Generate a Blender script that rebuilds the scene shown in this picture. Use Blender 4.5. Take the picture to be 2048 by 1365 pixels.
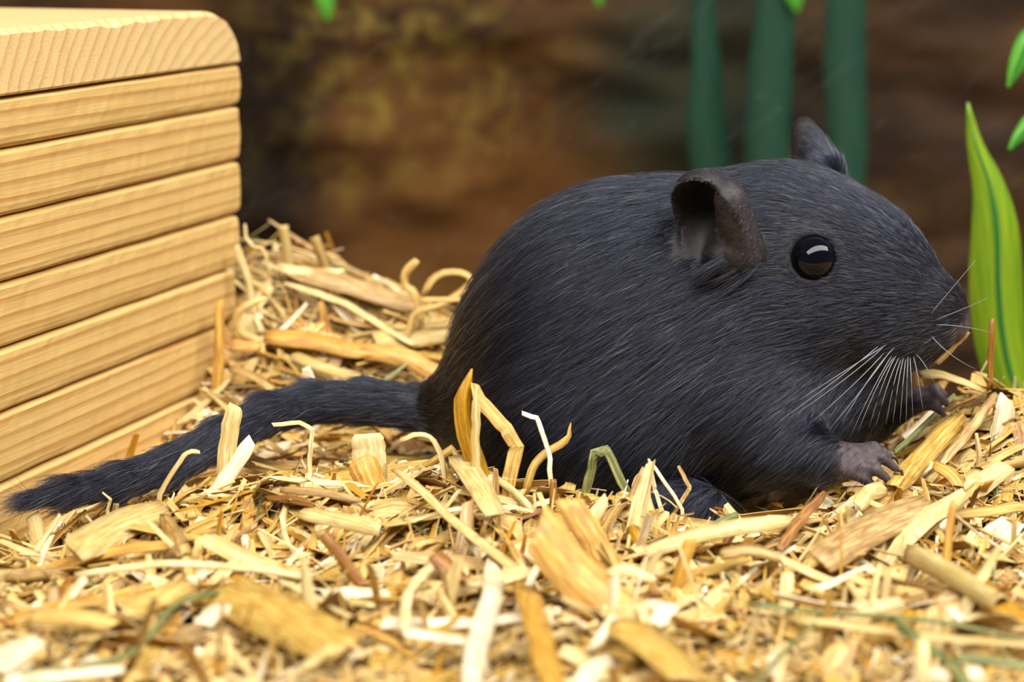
import bpy, bmesh, math, random
import numpy as np
from mathutils import Vector, Matrix, noise as mnoise

# ------------------------------------------------------------------ scene, camera, light
for o in list(bpy.data.objects):
    bpy.data.objects.remove(o, do_unlink=True)
scene = bpy.context.scene
COL = scene.collection
S = 0.01                       # all builders below work in centimetres
random.seed(7)
rng = np.random.default_rng(11)

F = 3950.0                     # focal length in photo pixels (2048 wide)
PITCH = math.radians(12.0)
DIST = 36.0
TGT = np.array([0.0, 0.0, 3.0])
CAM = TGT + DIST * np.array([0.0, -math.cos(PITCH), math.sin(PITCH)])
FWD = np.array([0.0, math.cos(PITCH), -math.sin(PITCH)])
UP = np.array([0.0, math.sin(PITCH), math.cos(PITCH)])
RIGHT = np.array([1.0, 0.0, 0.0])

cam_data = bpy.data.cameras.new('camera')
cam = bpy.data.objects.new('camera', cam_data)
COL.objects.link(cam)
cam.location = Vector(CAM * S)
cam.rotation_euler = (math.pi / 2 - PITCH, 0, 0)
cam_data.sensor_width = 36.0
cam_data.lens = F / 2048 * 36.0
cam_data.clip_start = 0.01
cam_data.clip_end = 20
cam_data.dof.use_dof = True
cam_data.dof.focus_distance = 34.2 * S
cam_data.dof.aperture_fstop = 14.0
scene.camera = cam

world = bpy.data.worlds.new('room_light')
scene.world = world
world.use_nodes = True
bg = world.node_tree.nodes['Background']
bg.inputs['Color'].default_value = (0.78, 0.89, 1.0, 1)
bg.inputs['Strength'].default_value = 0.14

def area_light(name, loc, target, sx, sy, power, color):
    d = bpy.data.lights.new(name, 'AREA')
    d.shape = 'RECTANGLE'
    d.size, d.size_y = sx, sy
    d.energy = power
    d.color = color
    o = bpy.data.objects.new(name, d)
    COL.objects.link(o)
    o.location = Vector(loc)
    o.rotation_euler = (Vector(target) - Vector(loc)).to_track_quat('-Z', 'Y').to_euler()
    return o
# the room's window, above and in front of the enclosure, to the right
area_light('window_light', (0.30, -0.60, 1.10), (0.0, 0, 0.02), 3.00, 0.55, 54.0, (1.0, 0.97, 0.92))

vs = scene.view_settings
vs.view_transform = 'Standard'
vs.look = 'None'
vs.gamma = 1.0
vs.use_curve_mapping = False
vs.exposure = 0.55

# ------------------------------------------------------------------ helpers
def ray(px, py):
    d = FWD + RIGHT * (px - 1024.0) / F + UP * (682.5 - py) / F
    return d
def P(px, py, Y):
    """point on the ray of a photo pixel at depth Y (cm)"""
    d = ray(px, py)
    t = (Y - CAM[1]) / d[1]
    return CAM + d * t
def lin(c):
    c = np.asarray(c, float) / 255.0
    return tuple(np.where(c <= 0.04045, c / 12.92, ((c + 0.055) / 1.055) ** 2.4)) + (1.0,)

def mesh_obj(name, verts, faces, mats, parent=None, origin=None, smooth=True, uv=None, mat_idx=None):
    """verts in cm (world); the object's origin is put at origin (cm)"""
    v = np.asarray(verts, float)
    if origin is None:
        origin = np.array([v[:, 0].mean(), v[:, 1].mean(), v[:, 2].min()])
    origin = np.asarray(origin, float)
    me = bpy.data.meshes.new(name)
    me.from_pydata(((v - origin) * S).tolist(), [], faces)
    if not isinstance(mats, (list, tuple)):
        mats = [mats]
    for m in mats:
        me.materials.append(m)
    if mat_idx is not None:
        me.polygons.foreach_set('material_index', mat_idx)
    if smooth:
        me.polygons.foreach_set('use_smooth', [True] * len(me.polygons))
    if uv is not None:
        l = me.uv_layers.new(name='UVMap')
        vi = np.empty(len(me.loops), dtype=np.int32)
        me.loops.foreach_get('vertex_index', vi)
        l.data.foreach_set('uv', np.asarray(uv, np.float32)[vi].ravel())
    me.update()
    o = bpy.data.objects.new(name, me)
    COL.objects.link(o)
    if parent is not None:
        o.parent = parent
        o.location = Vector(origin * S) - world_loc(parent)
    else:
        o.location = Vector(origin * S)
    return o
def world_loc(o):
    v = Vector(o.location)
    p = o.parent
    while p is not None:
        v = v + p.location
        p = p.parent
    return v
def empty(name, loc):
    o = bpy.data.objects.new(name, None)
    o.empty_display_size = 0.005
    COL.objects.link(o)
    o.location = Vector(np.asarray(loc, float) * S)
    return o
def tag(o, label=None, cat=None, group=None, kind=None):
    if label: o['label'] = label
    if cat: o['category'] = cat
    if group: o['group'] = group
    if kind: o['kind'] = kind
    return o

# ------------------------------------------------------------------ materials
def new_mat(name):
    m = bpy.data.materials.new(name)
    m.use_nodes = True
    nt = m.node_tree
    nt.nodes.clear()
    out = nt.nodes.new('ShaderNodeOutputMaterial')
    return m, nt, out
def N(nt, t, **kw):
    n = nt.nodes.new(t)
    for k, v in kw.items():
        if k in n.inputs.keys():
            n.inputs[k].default_value = v
        else:
            setattr(n, k, v)
    return n
def ramp(nt, stops, interp='LINEAR'):
    n = nt.nodes.new('ShaderNodeValToRGB')
    n.color_ramp.interpolation = interp
    e = n.color_ramp.elements
    while len(e) < len(stops):
        e.new(0.5)
    for el, (p, c) in zip(e, stops):
        el.position = p
        el.color = c if len(c) == 4 else tuple(c) + (1,)
    return n
def mixrgb(nt, fac, a, b, mode='MIX'):
    n = nt.nodes.new('ShaderNodeMix')
    n.data_type = 'RGBA'
    n.blend_type = mode
    for sock, val in ((n.inputs[0], fac), (n.inputs[6], a), (n.inputs[7], b)):
        if hasattr(val, 'links') or hasattr(val, 'is_linked'):
            nt.links.new(val, sock)
        else:
            sock.default_value = val
    return n.outputs[2]

def straw_mat(name, base, dark, spread=0.25, transl=0.18):
    """fibrous dry straw: streaks run along v of the UV map, tone differs from piece to piece"""
    m, nt, out = new_mat(name)
    L = nt.links.new
    uvn = N(nt, 'ShaderNodeUVMap')
    geo = N(nt, 'ShaderNodeNewGeometry')
    oi = N(nt, 'ShaderNodeObjectInfo')
    off = N(nt, 'ShaderNodeVectorMath', operation='SCALE')
    rv = N(nt, 'ShaderNodeCombineXYZ')
    add = N(nt, 'ShaderNodeMath', operation='ADD')
    L(geo.outputs['Random Per Island'], add.inputs[0]); L(oi.outputs['Random'], add.inputs[1])
    fr = N(nt, 'ShaderNodeMath', operation='FRACT'); L(add.outputs[0], fr.inputs[0])
    for i in range(3): L(fr.outputs[0], rv.inputs[i])
    L(rv.outputs[0], off.inputs[0]); off.inputs['Scale'].default_value = 37.0
    mp = N(nt, 'ShaderNodeMapping'); mp.inputs['Scale'].default_value = (34.0, 1.6, 1.0)
    L(uvn.outputs[0], mp.inputs['Vector'])
    ad = N(nt, 'ShaderNodeVectorMath', operation='ADD')
    L(mp.outputs[0], ad.inputs[0]); L(off.outputs[0], ad.inputs[1])
    fib = N(nt, 'ShaderNodeTexNoise', Scale=1.0, Detail=3.0, Roughness=0.6)
    L(ad.outputs[0], fib.inputs['Vector'])
    mp2 = N(nt, 'ShaderNodeMapping'); mp2.inputs['Scale'].default_value = (5.0, 3.0, 1.0)
    L(uvn.outputs[0], mp2.inputs['Vector'])
    ad2 = N(nt, 'ShaderNodeVectorMath', operation='ADD')
    L(mp2.outputs[0], ad2.inputs[0]); L(off.outputs[0], ad2.inputs[1])
    blot = N(nt, 'ShaderNodeTexNoise', Scale=1.0, Detail=4.0, Roughness=0.6)
    L(ad2.outputs[0], blot.inputs['Vector'])
    r1 = ramp(nt, [(0.30, tuple(np.array(dark) * np.array([0.82, 0.78, 0.72, 1]))), (0.46, dark), (0.62, base)])
    L(fib.outputs[0], r1.inputs[0])
    r2 = ramp(nt, [(0.25, (0.62, 0.52, 0.40, 1)), (0.5, (1, 1, 1, 1)), (0.8, (1.10, 1.08, 1.02, 1))])
    L(blot.outputs[0], r2.inputs[0])
    c = mixrgb(nt, 0.7, r1.outputs[0], r2.outputs[0], 'MULTIPLY')
    mr = N(nt, 'ShaderNodeMapRange'); mr.inputs['To Min'].default_value = 1 - spread; mr.inputs['To Max'].default_value = 1 + spread * 0.6
    L(fr.outputs[0], mr.inputs['Value'])
    hs = N(nt, 'ShaderNodeHueSaturation')
    L(c, hs.inputs['Color']); L(mr.outputs[0], hs.inputs['Value'])
    mr2 = N(nt, 'ShaderNodeMapRange'); mr2.inputs['To Min'].default_value = 1.06; mr2.inputs['To Max'].default_value = 0.90
    L(fr.outputs[0], mr2.inputs['Value']); L(mr2.outputs[0], hs.inputs['Saturation'])
    b = N(nt, 'ShaderNodeBsdfPrincipled', Roughness=0.48)
    b.inputs['Specular IOR Level'].default_value = 0.45
    L(hs.outputs[0], b.inputs['Base Color'])
    bump = N(nt, 'ShaderNodeBump', Strength=0.35, Distance=0.0002)
    L(fib.outputs[0], bump.inputs['Height']); L(bump.outputs[0], b.inputs['Normal'])
    tr = N(nt, 'ShaderNodeBsdfTranslucent'); L(hs.outputs[0], tr.inputs['Color'])
    mx = N(nt, 'ShaderNodeMixShader'); mx.inputs[0].default_value = transl
    L(b.outputs[0], mx.inputs[1]); L(tr.outputs[0], mx.inputs[2]); L(mx.outputs[0], out.inputs[0])
    return m
STRAW = {
    'cream': straw_mat('straw_cream', lin((240, 218, 158)), lin((214, 184, 114))),
    'straw': straw_mat('straw_yellow', lin((230, 196, 114)), lin((196, 154, 72))),
    'amber': straw_mat('straw_amber', lin((222, 176, 72)), lin((186, 132, 40))),
    'tan': straw_mat('straw_tan', lin((204, 172, 108)), lin((164, 126, 66))),
    'white': straw_mat('straw_white', lin((250, 240, 212)), lin((232, 212, 170)), 0.10),
    'brown': straw_mat('straw_brown', lin((186, 132, 64)), lin((140, 90, 38))),
    'green': straw_mat('straw_green', lin((168, 168, 108)), lin((112, 118, 66))),
}
SKEYS = list(STRAW)

def wood_mat(name, light, dark, grain_axis, centre, ring_scale, seed=0.0, noise_d=0.35, contrast=1.0):
    """solid wood: growth rings round an axis, so end grain and side grain agree"""
    m, nt, out = new_mat(name)
    L = nt.links.new
    tc = N(nt, 'ShaderNodeTexCoord')
    oi = N(nt, 'ShaderNodeObjectInfo')
    mp = N(nt, 'ShaderNodeMapping')
    mp.inputs['Scale'].default_value = (100, 100, 100)        # to cm
    L(tc.outputs['Object'], mp.inputs['Vector'])
    st = N(nt, 'ShaderNodeMapping')
    sc = [1.0, 1.0, 1.0]; sc[grain_axis] = 0.05
    st.inputs['Scale'].default_value = sc
    L(mp.outputs[0], st.inputs['Vector'])
    sh = N(nt, 'ShaderNodeCombineXYZ')
    ms = N(nt, 'ShaderNodeMath', operation='MULTIPLY'); ms.inputs[1].default_value = 23.0
    L(oi.outputs['Random'], ms.inputs[0])
    for i in range(3): L(ms.outputs[0], sh.inputs[i])
    sp = N(nt, 'ShaderNodeVectorMath', operation='ADD'); L(st.outputs[0], sp.inputs[0]); L(sh.outputs[0], sp.inputs[1])
    nz = N(nt, 'ShaderNodeTexNoise', Scale=0.9, Detail=3.0); L(sp.outputs[0], nz.inputs['Vector'])
    # distance from the pith
    sub = N(nt, 'ShaderNodeVectorMath', operation='SUBTRACT'); sub.inputs[1].default_value = centre
    L(st.outputs[0], sub.inputs[0])
    mul = N(nt, 'ShaderNodeVectorMath', operation='MULTIPLY')
    k = [1, 1, 1]; k[grain_axis] = 0.25; mul.inputs[1].default_value = k
    L(sub.outputs[0], mul.inputs[0])
    ln = N(nt, 'ShaderNodeVectorMath', operation='LENGTH'); L(mul.outputs[0], ln.inputs[0])
    a1 = N(nt, 'ShaderNodeMath', operation='MULTIPLY_ADD'); a1.inputs[1].default_value = noise_d
    L(nz.outputs[0], a1.inputs[0]); L(ln.outputs['Value'], a1.inputs[2])
    a2 = N(nt, 'ShaderNodeMath', operation='MULTIPLY'); a2.inputs[1].default_value = ring_scale
    L(a1.outputs[0], a2.inputs[0])
    f = N(nt, 'ShaderNodeMath', operation='FRACT'); L(a2.outputs[0], f.inputs[0])
    r = ramp(nt, [(0.0, light), (0.55, tuple(np.array(light) * 0.93)), (0.86, dark), (0.93, dark), (1.0, light)])
    L(f.outputs[0], r.inputs[0])
    fi = N(nt, 'ShaderNodeMapping'); s2 = [14.0] * 3; s2[grain_axis] = 0.35
    fi.inputs['Scale'].default_value = s2; L(mp.outputs[0], fi.inputs['Vector'])
    fn = N(nt, 'ShaderNodeTexNoise', Scale=1.5, Detail=4.0); L(fi.outputs[0], fn.inputs['Vector'])
    fr = ramp(nt, [(0.3, (0.86, 0.82, 0.76, 1)), (0.65, (1.05, 1.04, 1.03, 1))]); L(fn.outputs[0], fr.inputs[0])
    c = mixrgb(nt, 0.8, r.outputs[0], fr.outputs[0], 'MULTIPLY')
    b = N(nt, 'ShaderNodeBsdfPrincipled', Roughness=0.55)
    b.inputs['Specular IOR Level'].default_value = 0.35
    L(c, b.inputs['Base Color'])
    bump = N(nt, 'ShaderNodeBump', Strength=0.25, Distance=0.0003)
    L(fn.outputs[0], bump.inputs['Height']); L(bump.outputs[0], b.inputs['Normal'])
    L(b.outputs[0], out.inputs[0])
    return m
def plain_mat(name, col, rough=0.5, spec=0.5, **kw):
    m, nt, out = new_mat(name)
    b = N(nt, 'ShaderNodeBsdfPrincipled', Roughness=rough)
    b.inputs['Base Color'].default_value = col
    b.inputs['Specular IOR Level'].default_value = spec
    for k, v in kw.items():
        b.inputs[k].default_value = v
    nt.links.new(b.outputs[0], out.inputs[0])
    return m

# ------------------------------------------------------------------ ground shape
def gs(X, Y, cx, cy, rx, ry):
    return np.exp(-((X - cx) / rx) ** 2 - ((Y - cy) / ry) ** 2)
def heap(X, Y):
    X = np.asarray(X, float); Y = np.asarray(Y, float)
    return (0.55 + 0.55 * gs(X, Y, -1.0, -2.9, 4.6, 1.7) - 0.95 * gs(X, Y, 2.8, 0.0, 3.0, 1.7)
            + 3.1 * gs(X, Y, -5.0, 7.2, 3.2, 2.7) + 0.95 * gs(X, Y, -1.8, 5.6, 1.6, 1.8) + 1.35 * gs(X, Y, 9.4, 0.6, 1.9, 2.4)
            - 1.0 * gs(X, Y, -8.9, -3.0, 2.3, 1.9)
            - 2.6 * np.clip((Y - np.where(X > 1.0, 3.0, 9.5)) / 4.0, 0, 1) * (1 - gs(X, Y, 9.4, 0.5, 1.9, 1.6))
            - 0.42 * np.clip(Y - 12.5, 0, 40)
            + 0.12 * np.sin(X * 1.3 + 0.7 * Y) * np.sin(Y * 1.1 - 0.4 * X))
def surf(px, py, off=0.0):
    """where a photo pixel's ray meets the straw heap"""
    d = ray(px, py); d = d / np.linalg.norm(d)
    ts = np.arange(20.0, 70.0, 0.05)
    pts = CAM[None] + d[None] * ts[:, None]
    below = pts[:, 2] < heap(pts[:, 0], pts[:, 1]) + off
    i = np.argmax(below) if below.any() else len(ts) - 1
    return pts[i]

# ------------------------------------------------------------------ setting: floor, back wall, glass
def floor():
    xs = np.linspace(-32, 32, 129); ys = np.linspace(-20, 32, 105)
    V = []
    for y in ys:
        for x in xs:
            V.append((x, y, float(heap(x, y)) - 0.32))
    nx = len(xs)
    Fc = [(j * nx + i, j * nx + i + 1, (j + 1) * nx + i + 1, (j + 1) * nx + i) for j in range(len(ys) - 1) for i in range(nx - 1)]
    m, nt, out = new_mat('fine_bedding')
    tc = N(nt, 'ShaderNodeTexCoord')
    n1 = N(nt, 'ShaderNodeTexNoise', Scale=420.0, Detail=4.0)
    nt.links.new(tc.outputs['Object'], n1.inputs['Vector'])
    r = ramp(nt, [(0.3, lin((120, 84, 38))), (0.5, lin((178, 134, 70))), (0.7, lin((214, 176, 108)))])
    nt.links.new(n1.outputs[0], r.inputs[0])
    b = N(nt, 'ShaderNodeBsdfPrincipled', Roughness=0.8)
    nt.links.new(r.outputs[0], b.inputs['Base Color'])
    bp = N(nt, 'ShaderNodeBump', Strength=0.8, Distance=0.001)
    nt.links.new(n1.outputs[0], bp.inputs['Height']); nt.links.new(bp.outputs[0], b.inputs['Normal'])
    nt.links.new(b.outputs[0], out.inputs[0])
    o = mesh_obj('floor', V, Fc, m, origin=(0, 0, 0))
    tag(o, 'fine yellow bedding floor under the chopped straw', 'floor', kind='structure')
floor()

WALL_Y = 30.0
def back_wall():
    xs = np.linspace(-32, 32, 161); zs = np.linspace(-12.0, 26, 101)
    V = []
    for z in zs:
        for x in xs:
            n = mnoise.fractal(Vector((x * 0.22, z * 0.5, 3.1)), 1.0, 2.1, 4)
            n2 = abs(mnoise.noise(Vector((x * 0.10 + 0.12 * z, z * 0.55, 9.0))))
            V.append((x, WALL_Y + 0.55 * n - 0.9 * max(0, 0.25 - n2), z))
    nx = len(xs)
    Fc = [(j * nx + i, j * nx + i + 1, (j + 1) * nx + i + 1, (j + 1) * nx + i) for j in range(len(zs) - 1) for i in range(nx - 1)]
    m, nt, out = new_mat('bark_backdrop')
    L = nt.links.new
    tc = N(nt, 'ShaderNodeTexCoord')
    mp = N(nt, 'ShaderNodeMapping'); mp.inputs['Scale'].default_value = (100, 100, 100)
    L(tc.outputs['Object'], mp.inputs['Vector'])
    st = N(nt, 'ShaderNodeMapping'); st.inputs['Scale'].default_value = (0.14, 0.3, 0.38); st.inputs['Rotation'].default_value = (0, math.radians(-6), 0)
    L(mp.outputs[0], st.inputs['Vector'])
    n1 = N(nt, 'ShaderNodeTexNoise', Scale=1.0, Detail=5.0, Roughness=0.62); L(st.outputs[0], n1.inputs['Vector'])
    r1 = ramp(nt, [(0.32, lin((20, 12, 8))), (0.42, lin((46, 29, 15))), (0.56, lin((78, 50, 22))), (0.72, lin((98, 72, 36)))])
    L(n1.outputs[0], r1.inputs[0])
    # olive lichen patches
    n2 = N(nt, 'ShaderNodeTexNoise', Scale=1.0, Detail=4.0, Roughness=0.6); L(mp.outputs[0], n2.inputs['Vector'])
    f2 = ramp(nt, [(0.46, (0, 0, 0, 1)), (0.66, (1, 1, 1, 1))]); L(n2.outputs[0], f2.inputs[0])
    n3 = N(nt, 'ShaderNodeTexNoise', Scale=0.16, Detail=2.0); L(mp.outputs[0], n3.inputs['Vector'])
    # lichen grows on the left middle of the bark
    def spot(cx, cz, rx, rz):
        s = N(nt, 'ShaderNodeVectorMath', operation='SUBTRACT'); s.inputs[1].default_value = (cx, 0, cz); L(mp.outputs[0], s.inputs[0])
        q = N(nt, 'ShaderNodeVectorMath', operation='MULTIPLY'); q.inputs[1].default_value = (1 / rx, 0, 1 / rz); L(s.outputs[0], q.inputs[0])
        l = N(nt, 'ShaderNodeVectorMath', operation='LENGTH'); L(q.outputs[0], l.inputs[0])
        r = ramp(nt, [(0.35, (1, 1, 1, 1)), (1.0, (0, 0, 0, 1))], 'EASE'); L(l.outputs['Value'], r.inputs[0])
        return r.outputs[0]
    def mul(a, b):
        n = N(nt, 'ShaderNodeMath', operation='MULTIPLY')
        for i, v in enumerate((a, b)):
            if isinstance(v, (int, float)): n.inputs[i].default_value = v
            else: L(v, n.inputs[i])
        return n.outputs[0]
    pl = P(720, 200, WALL_Y)
    c = mixrgb(nt, mul(f2.outputs[0], spot(pl[0], pl[2], 9.0, 5.0)), r1.outputs[0], lin((110, 91, 38)))
    pw = P(960, 400, WALL_Y)
    c = mixrgb(nt, mul(spot(pw[0], pw[2], 9.0, 5.0), 0.55), c, lin((88, 54, 24)))
    pg = P(1420, 190, WALL_Y)
    c = mixrgb(nt, mul(spot(pg[0], pg[2], 6.0, 6.5), 0.75), c, lin((24, 40, 32)))
    pp = P(1850, 250, WALL_Y)
    c = mixrgb(nt, mul(spot(pp[0], pp[2], 7.0, 10.0), 0.7), c, lin((46, 34, 26)))
    pm = P(500, 330, WALL_Y)  # shade beside the hideout, painted dark into the bark colour
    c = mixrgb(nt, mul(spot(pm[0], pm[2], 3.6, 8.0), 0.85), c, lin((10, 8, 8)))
    n4 = N(nt, 'ShaderNodeTexVoronoi', Scale=0.55); L(mp.outputs[0], n4.inputs['Vector'])
    b = N(nt, 'ShaderNodeBsdfPrincipled', Roughness=0.85)
    b.inputs['Specular IOR Level'].default_value = 0.08
    L(c, b.inputs['Base Color'])
    bp = N(nt, 'ShaderNodeBump', Strength=0.6, Distance=0.004)
    L(n1.outputs[0], bp.inputs['Height']); L(bp.outputs[0], b.inputs['Normal'])
    L(b.outputs[0], out.inputs[0])
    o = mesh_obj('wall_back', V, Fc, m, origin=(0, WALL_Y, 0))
    tag(o, 'dark brown bark back wall with olive lichen patches', 'wall', kind='structure')
back_wall()

# ------------------------------------------------------------------ wooden hideout (left)
BU = np.array([0.335, 0.942, 0.0]); BU /= np.linalg.norm(BU)      # along the front face, to the right and back
BN = np.array([BU[1], -BU[0], 0.0])                               # out of the front face
BC = P(474, 128, 6.0)                                             # top right corner of the slatted face
BZ = BC[2]
BL = 12.5
def in_block(p, m=0.1):
    r = np.asarray(p) - BC
    t = r @ BU; n = r @ BN
    return (t < m) & (t > -BL - m) & (n < m) & (n > -8.5 - m) & (np.asarray(p)[..., 2] < BZ + 1.3)
def bpt(t, n, z):
    return np.array([BC[0], BC[1], 0]) + BU * t + BN * n + np.array([0, 0, z])
def local_obj(name, V, Fc, mat, parent, origin, smooth=False):
    """mesh in the block's own axes (x along face, y inward, z up)"""
    me = bpy.data.meshes.new(name)
    me.from_pydata((np.asarray(V) * S).tolist(), [], Fc)
    me.materials.append(mat)
    me.polygons.foreach_set('use_smooth', [smooth] * len(me.polygons))
    me.update()
    o = bpy.data.objects.new(name, me)
    COL.objects.link(o)
    o.parent = parent
    o.location = Vector(np.asarray(origin) * S)
    return o
wood_side = wood_mat('pine_side_grain', lin((206, 171, 106)), lin((176, 133, 74)), 0, (0, 0.8, -6.0), 3.6, noise_d=0.45)
wood_end = wood_mat('pine_roof_grain', lin((214, 184, 130)), lin((194, 158, 102)), 1, (1.0, 0, -4.5), 3.4, noise_d=0.25)

hide = empty('wooden_hideout', bpt(-BL / 2, 0, -0.6))
hide.location = Vector(bpt(0, 0, 0) * S)
hide.rotation_euler = (0, 0, math.atan2(BU[1], BU[0]))
tag(hide, 'pale pine animal hideout with grooved slat wall and thick end-grain roof board', 'hideout')
GZ = [BZ - 0.02, 6.71, 5.57, 4.45, 3.33, 2.22, 1.0, -0.3]
END = [0.12, 0.05, 0.0, -0.1, -0.35, -0.7, -1.1]
def slat(z0, z1, tend, k):
    h = z1 - z0
    prof = [(0.22, 0.0), (0.09, 0.05), (0.035, 0.11), (0.01, 0.20), (0.0, h * 0.5), (0.0, h - 0.20), (0.0, h - 0.07), (0.03, h - 0.03), (0.20, h), (1.1, h), (1.1, 0.0)]
    m = len(prof); ns = 60
    V = []; Fc = []
    for i in range(ns + 1):
        f = i / ns
        for (y, z) in prof:
            e = tend - 0.07 * (2 * z / h - 1) ** 2 - 0.03 * mnoise.noise(Vector((z * 4, y * 4, k * 3.3)))
            x = -BL + (e + BL) * f ** 0.8
            w = 0.018 * mnoise.noise(Vector((x * 0.9, z * 2.0 + k, 5.0))) + 0.012 * mnoise.noise(Vector((x * 4, z * 6 + k, 1.0)))
            V.append((x, y + (w if y < 0.5 else 0), z + (0.02 * mnoise.noise(Vector((x * 0.7, k * 2.0, 0))) if 0 < z < h else 0)))
    for i in range(ns):
        for j in range(m):
            a = i * m + j; b = i * m + (j + 1) % m
            Fc.append((a, b, b + m, a + m))
    Fc.append(tuple(range(m))[::-1]); Fc.append(tuple(range(ns * m, ns * m + m)))
    o = local_obj('slat', V, Fc, wood_side, hide, (0, 0, z0), False)
    return o
for k in range(7):
    slat(GZ[k + 1], GZ[k], END[k], k)
def roof():
    ns = 90; V = []; Fc = []
    top = 1.12
    for i in range(ns + 1):
        f = i / ns
        t = -BL + (BL + 0.10) * f ** 0.7
        u = (t + 1.35) / 1.45
        zt = top if u <= 0 else 0.18 + (top - 0.18) * math.sqrt(max(0.0, 1 - u ** 2.2))
        chew = 0.07 + 0.10 * abs(mnoise.noise(Vector((t * 0.9, 0.3, 2.0)))) + 0.05 * abs(mnoise.noise(Vector((t * 3.1, 1.3, 2.0))))
        y1 = 0.03 * mnoise.noise(Vector((t * 2, 4.0, 0)))
        row = [(0.02, 0.015), (-0.02 + y1, 0.06), (-0.02 + y1, max(0.10, zt - chew)), (0.05 + chew, zt), (2.5, zt), (5.5, zt), (8.2, zt), (8.2, 0.0)]
        for (y, z) in row:
            V.append((t, y, z))
    m = 8
    for i in range(ns):
        for j in range(m):
            a = i * m + j; b = i * m + (j + 1) % m
            Fc.append((a, b, b + m, a + m))
    Fc.append(tuple(range(m))[::-1]); Fc.append(tuple(range(ns * m, ns * m + m)))
    local_obj('roof_board', V, Fc, wood_end, hide, (0, 0, BZ + 0.01), False)
roof()
def panel(name, x0, x1, y0, y1, z0, z1):
    V = [(x, y, z) for z in (z0, z1) for y in (y0, y1) for x in (x0, x1)]
    Fc = [(0, 2, 3, 1), (4, 5, 7, 6), (0, 1, 5, 4), (2, 6, 7, 3), (0, 4, 6, 2), (1, 3, 7, 5)]
    V = np.array(V, float); org = V.mean(0); org[2] = z0
    local_obj(name, V - org, Fc, wood_side, hide, org)
panel('side_panel', -1.9, -0.9, 1.12, 8.0, -0.7, BZ)
panel('side_panel', -BL + 0.1, -BL + 1.1, 1.12, 8.0, -0.7, BZ)
# ------------------------------------------------------------------ gerbil: one continuous surface from a distance field
H = 0.05
GMIN = np.array([-10.2, -4.2, -1.0]); GMAX = np.array([9.4, 3.8, 7.9])
GN = np.ceil((GMAX - GMIN) / H).astype(int) + 1
GD = np.full(GN, 9.0, np.float32)
AX = [GMIN[i] + H * np.arange(GN[i]) for i in range(3)]
def sub(lo, hi):
    a = np.clip(np.floor((np.asarray(lo) - GMIN) / H).astype(int), 0, GN - 1)
    b = np.clip(np.ceil((np.asarray(hi) - GMIN) / H).astype(int) + 1, 1, GN)
    sl = tuple(slice(a[i], b[i]) for i in range(3))
    g = np.meshgrid(AX[0][sl[0]], AX[1][sl[1]], AX[2][sl[2]], indexing='ij')
    return sl, g
def put(sl, d, k):
    cur = GD[sl]
    h = np.maximum(k - np.abs(cur - d), 0) / k
    GD[sl] = np.minimum(cur, d) - h * h * k * 0.25
def ell(c, r, k=0.5, rot=None):
    c = np.asarray(c, float); r = np.asarray(r, float)
    R = np.eye(3) if rot is None else np.array(rot)          # rows: local axes
    ext = np.abs(R.T) @ r + k + 0.3
    sl, g = sub(c - ext, c + ext)
    q = np.stack([g[0] - c[0], g[1] - c[1], g[2] - c[2]], -1) @ R.T
    k0 = np.sqrt(((q / r) ** 2).sum(-1)); k1 = np.sqrt(((q / r ** 2) ** 2).sum(-1)) + 1e-6
    put(sl, (k0 * (k0 - 1) / k1).astype(np.float32), k)
def cap(a, b, ra, rb, k=0.3):
    a = np.asarray(a, float); b = np.asarray(b, float)
    m = max(ra, rb) + k + 0.2
    sl, g = sub(np.minimum(a, b) - m, np.maximum(a, b) + m)
    p = np.stack(g, -1) - a; ab = b - a
    t = np.clip((p @ ab) / (ab @ ab), 0, 1)
    d = np.linalg.norm(p - t[..., None] * ab, axis=-1) - (ra + (rb - ra) * t)
    put(sl, d.astype(np.float32), k)
def rotY(deg):
    a = math.radians(deg); c, s = math.cos(a), math.sin(a)
    return [[c, 0, s], [0, 1, 0], [-s, 0, c]]
K = 1 / 110.0
# trunk
ell(P(1150, 715, 0.1), (245 * K, 2.35, 325 * K), 0.5, rotY(-22))      # rump and haunch
ell(P(1320, 640, 0.0), (285 * K, 2.15, 280 * K), 0.9)                 # back
ell(P(1360, 790, -0.1), (300 * K, 2.15, 215 * K), 0.9)                # belly
ell(P(1540, 740, -0.2), (180 * K, 1.65, 190 * K), 0.8)                # chest
ell(P(1470, 560, -0.1), (190 * K, 1.65, 195 * K), 0.8)                # neck
ell(P(1180, 860, -1.3), (215 * K, 1.15, 165 * K), 0.6)                # near thigh
ell(P(1180, 880, 1.3), (200 * K, 1.1, 150 * K), 0.6)                  # far thigh
# head, turned a little towards the camera
ell(P(1575, 485, -0.25), (165 * K, 1.55, 158 * K), 0.6)               # skull
ell(P(1690, 530, -0.55), (160 * K, 1.30, 138 * K), 0.6)               # brow
ell(P(1620, 610, -0.60), (170 * K, 1.45, 120 * K), 0.6)               # cheek
ell(P(1790, 610, -0.95), (112 * K, 0.95, 98 * K), 0.6)                # muzzle
ell(P(1870, 634, -1.15), (62 * K, 0.54, 64 * K), 0.4)                 # nose bridge
ell(P(1908, 650, -1.25), (27 * K, 0.26, 32 * K), 0.15)                # nose pad
ell(P(1790, 665, -1.35), (70 * K, 0.45, 52 * K), 0.35)                # whisker pad
ell(P(1815, 700, -1.05), (62 * K, 0.42, 34 * K), 0.25)                # lower jaw
ell(P(1650, 780, 0.1), (130 * K, 1.30, 130 * K), 0.6)                 # breast
ell(P(1720, 745, -0.3), (95 * K, 0.9, 75 * K), 0.4)                   # throat
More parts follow.
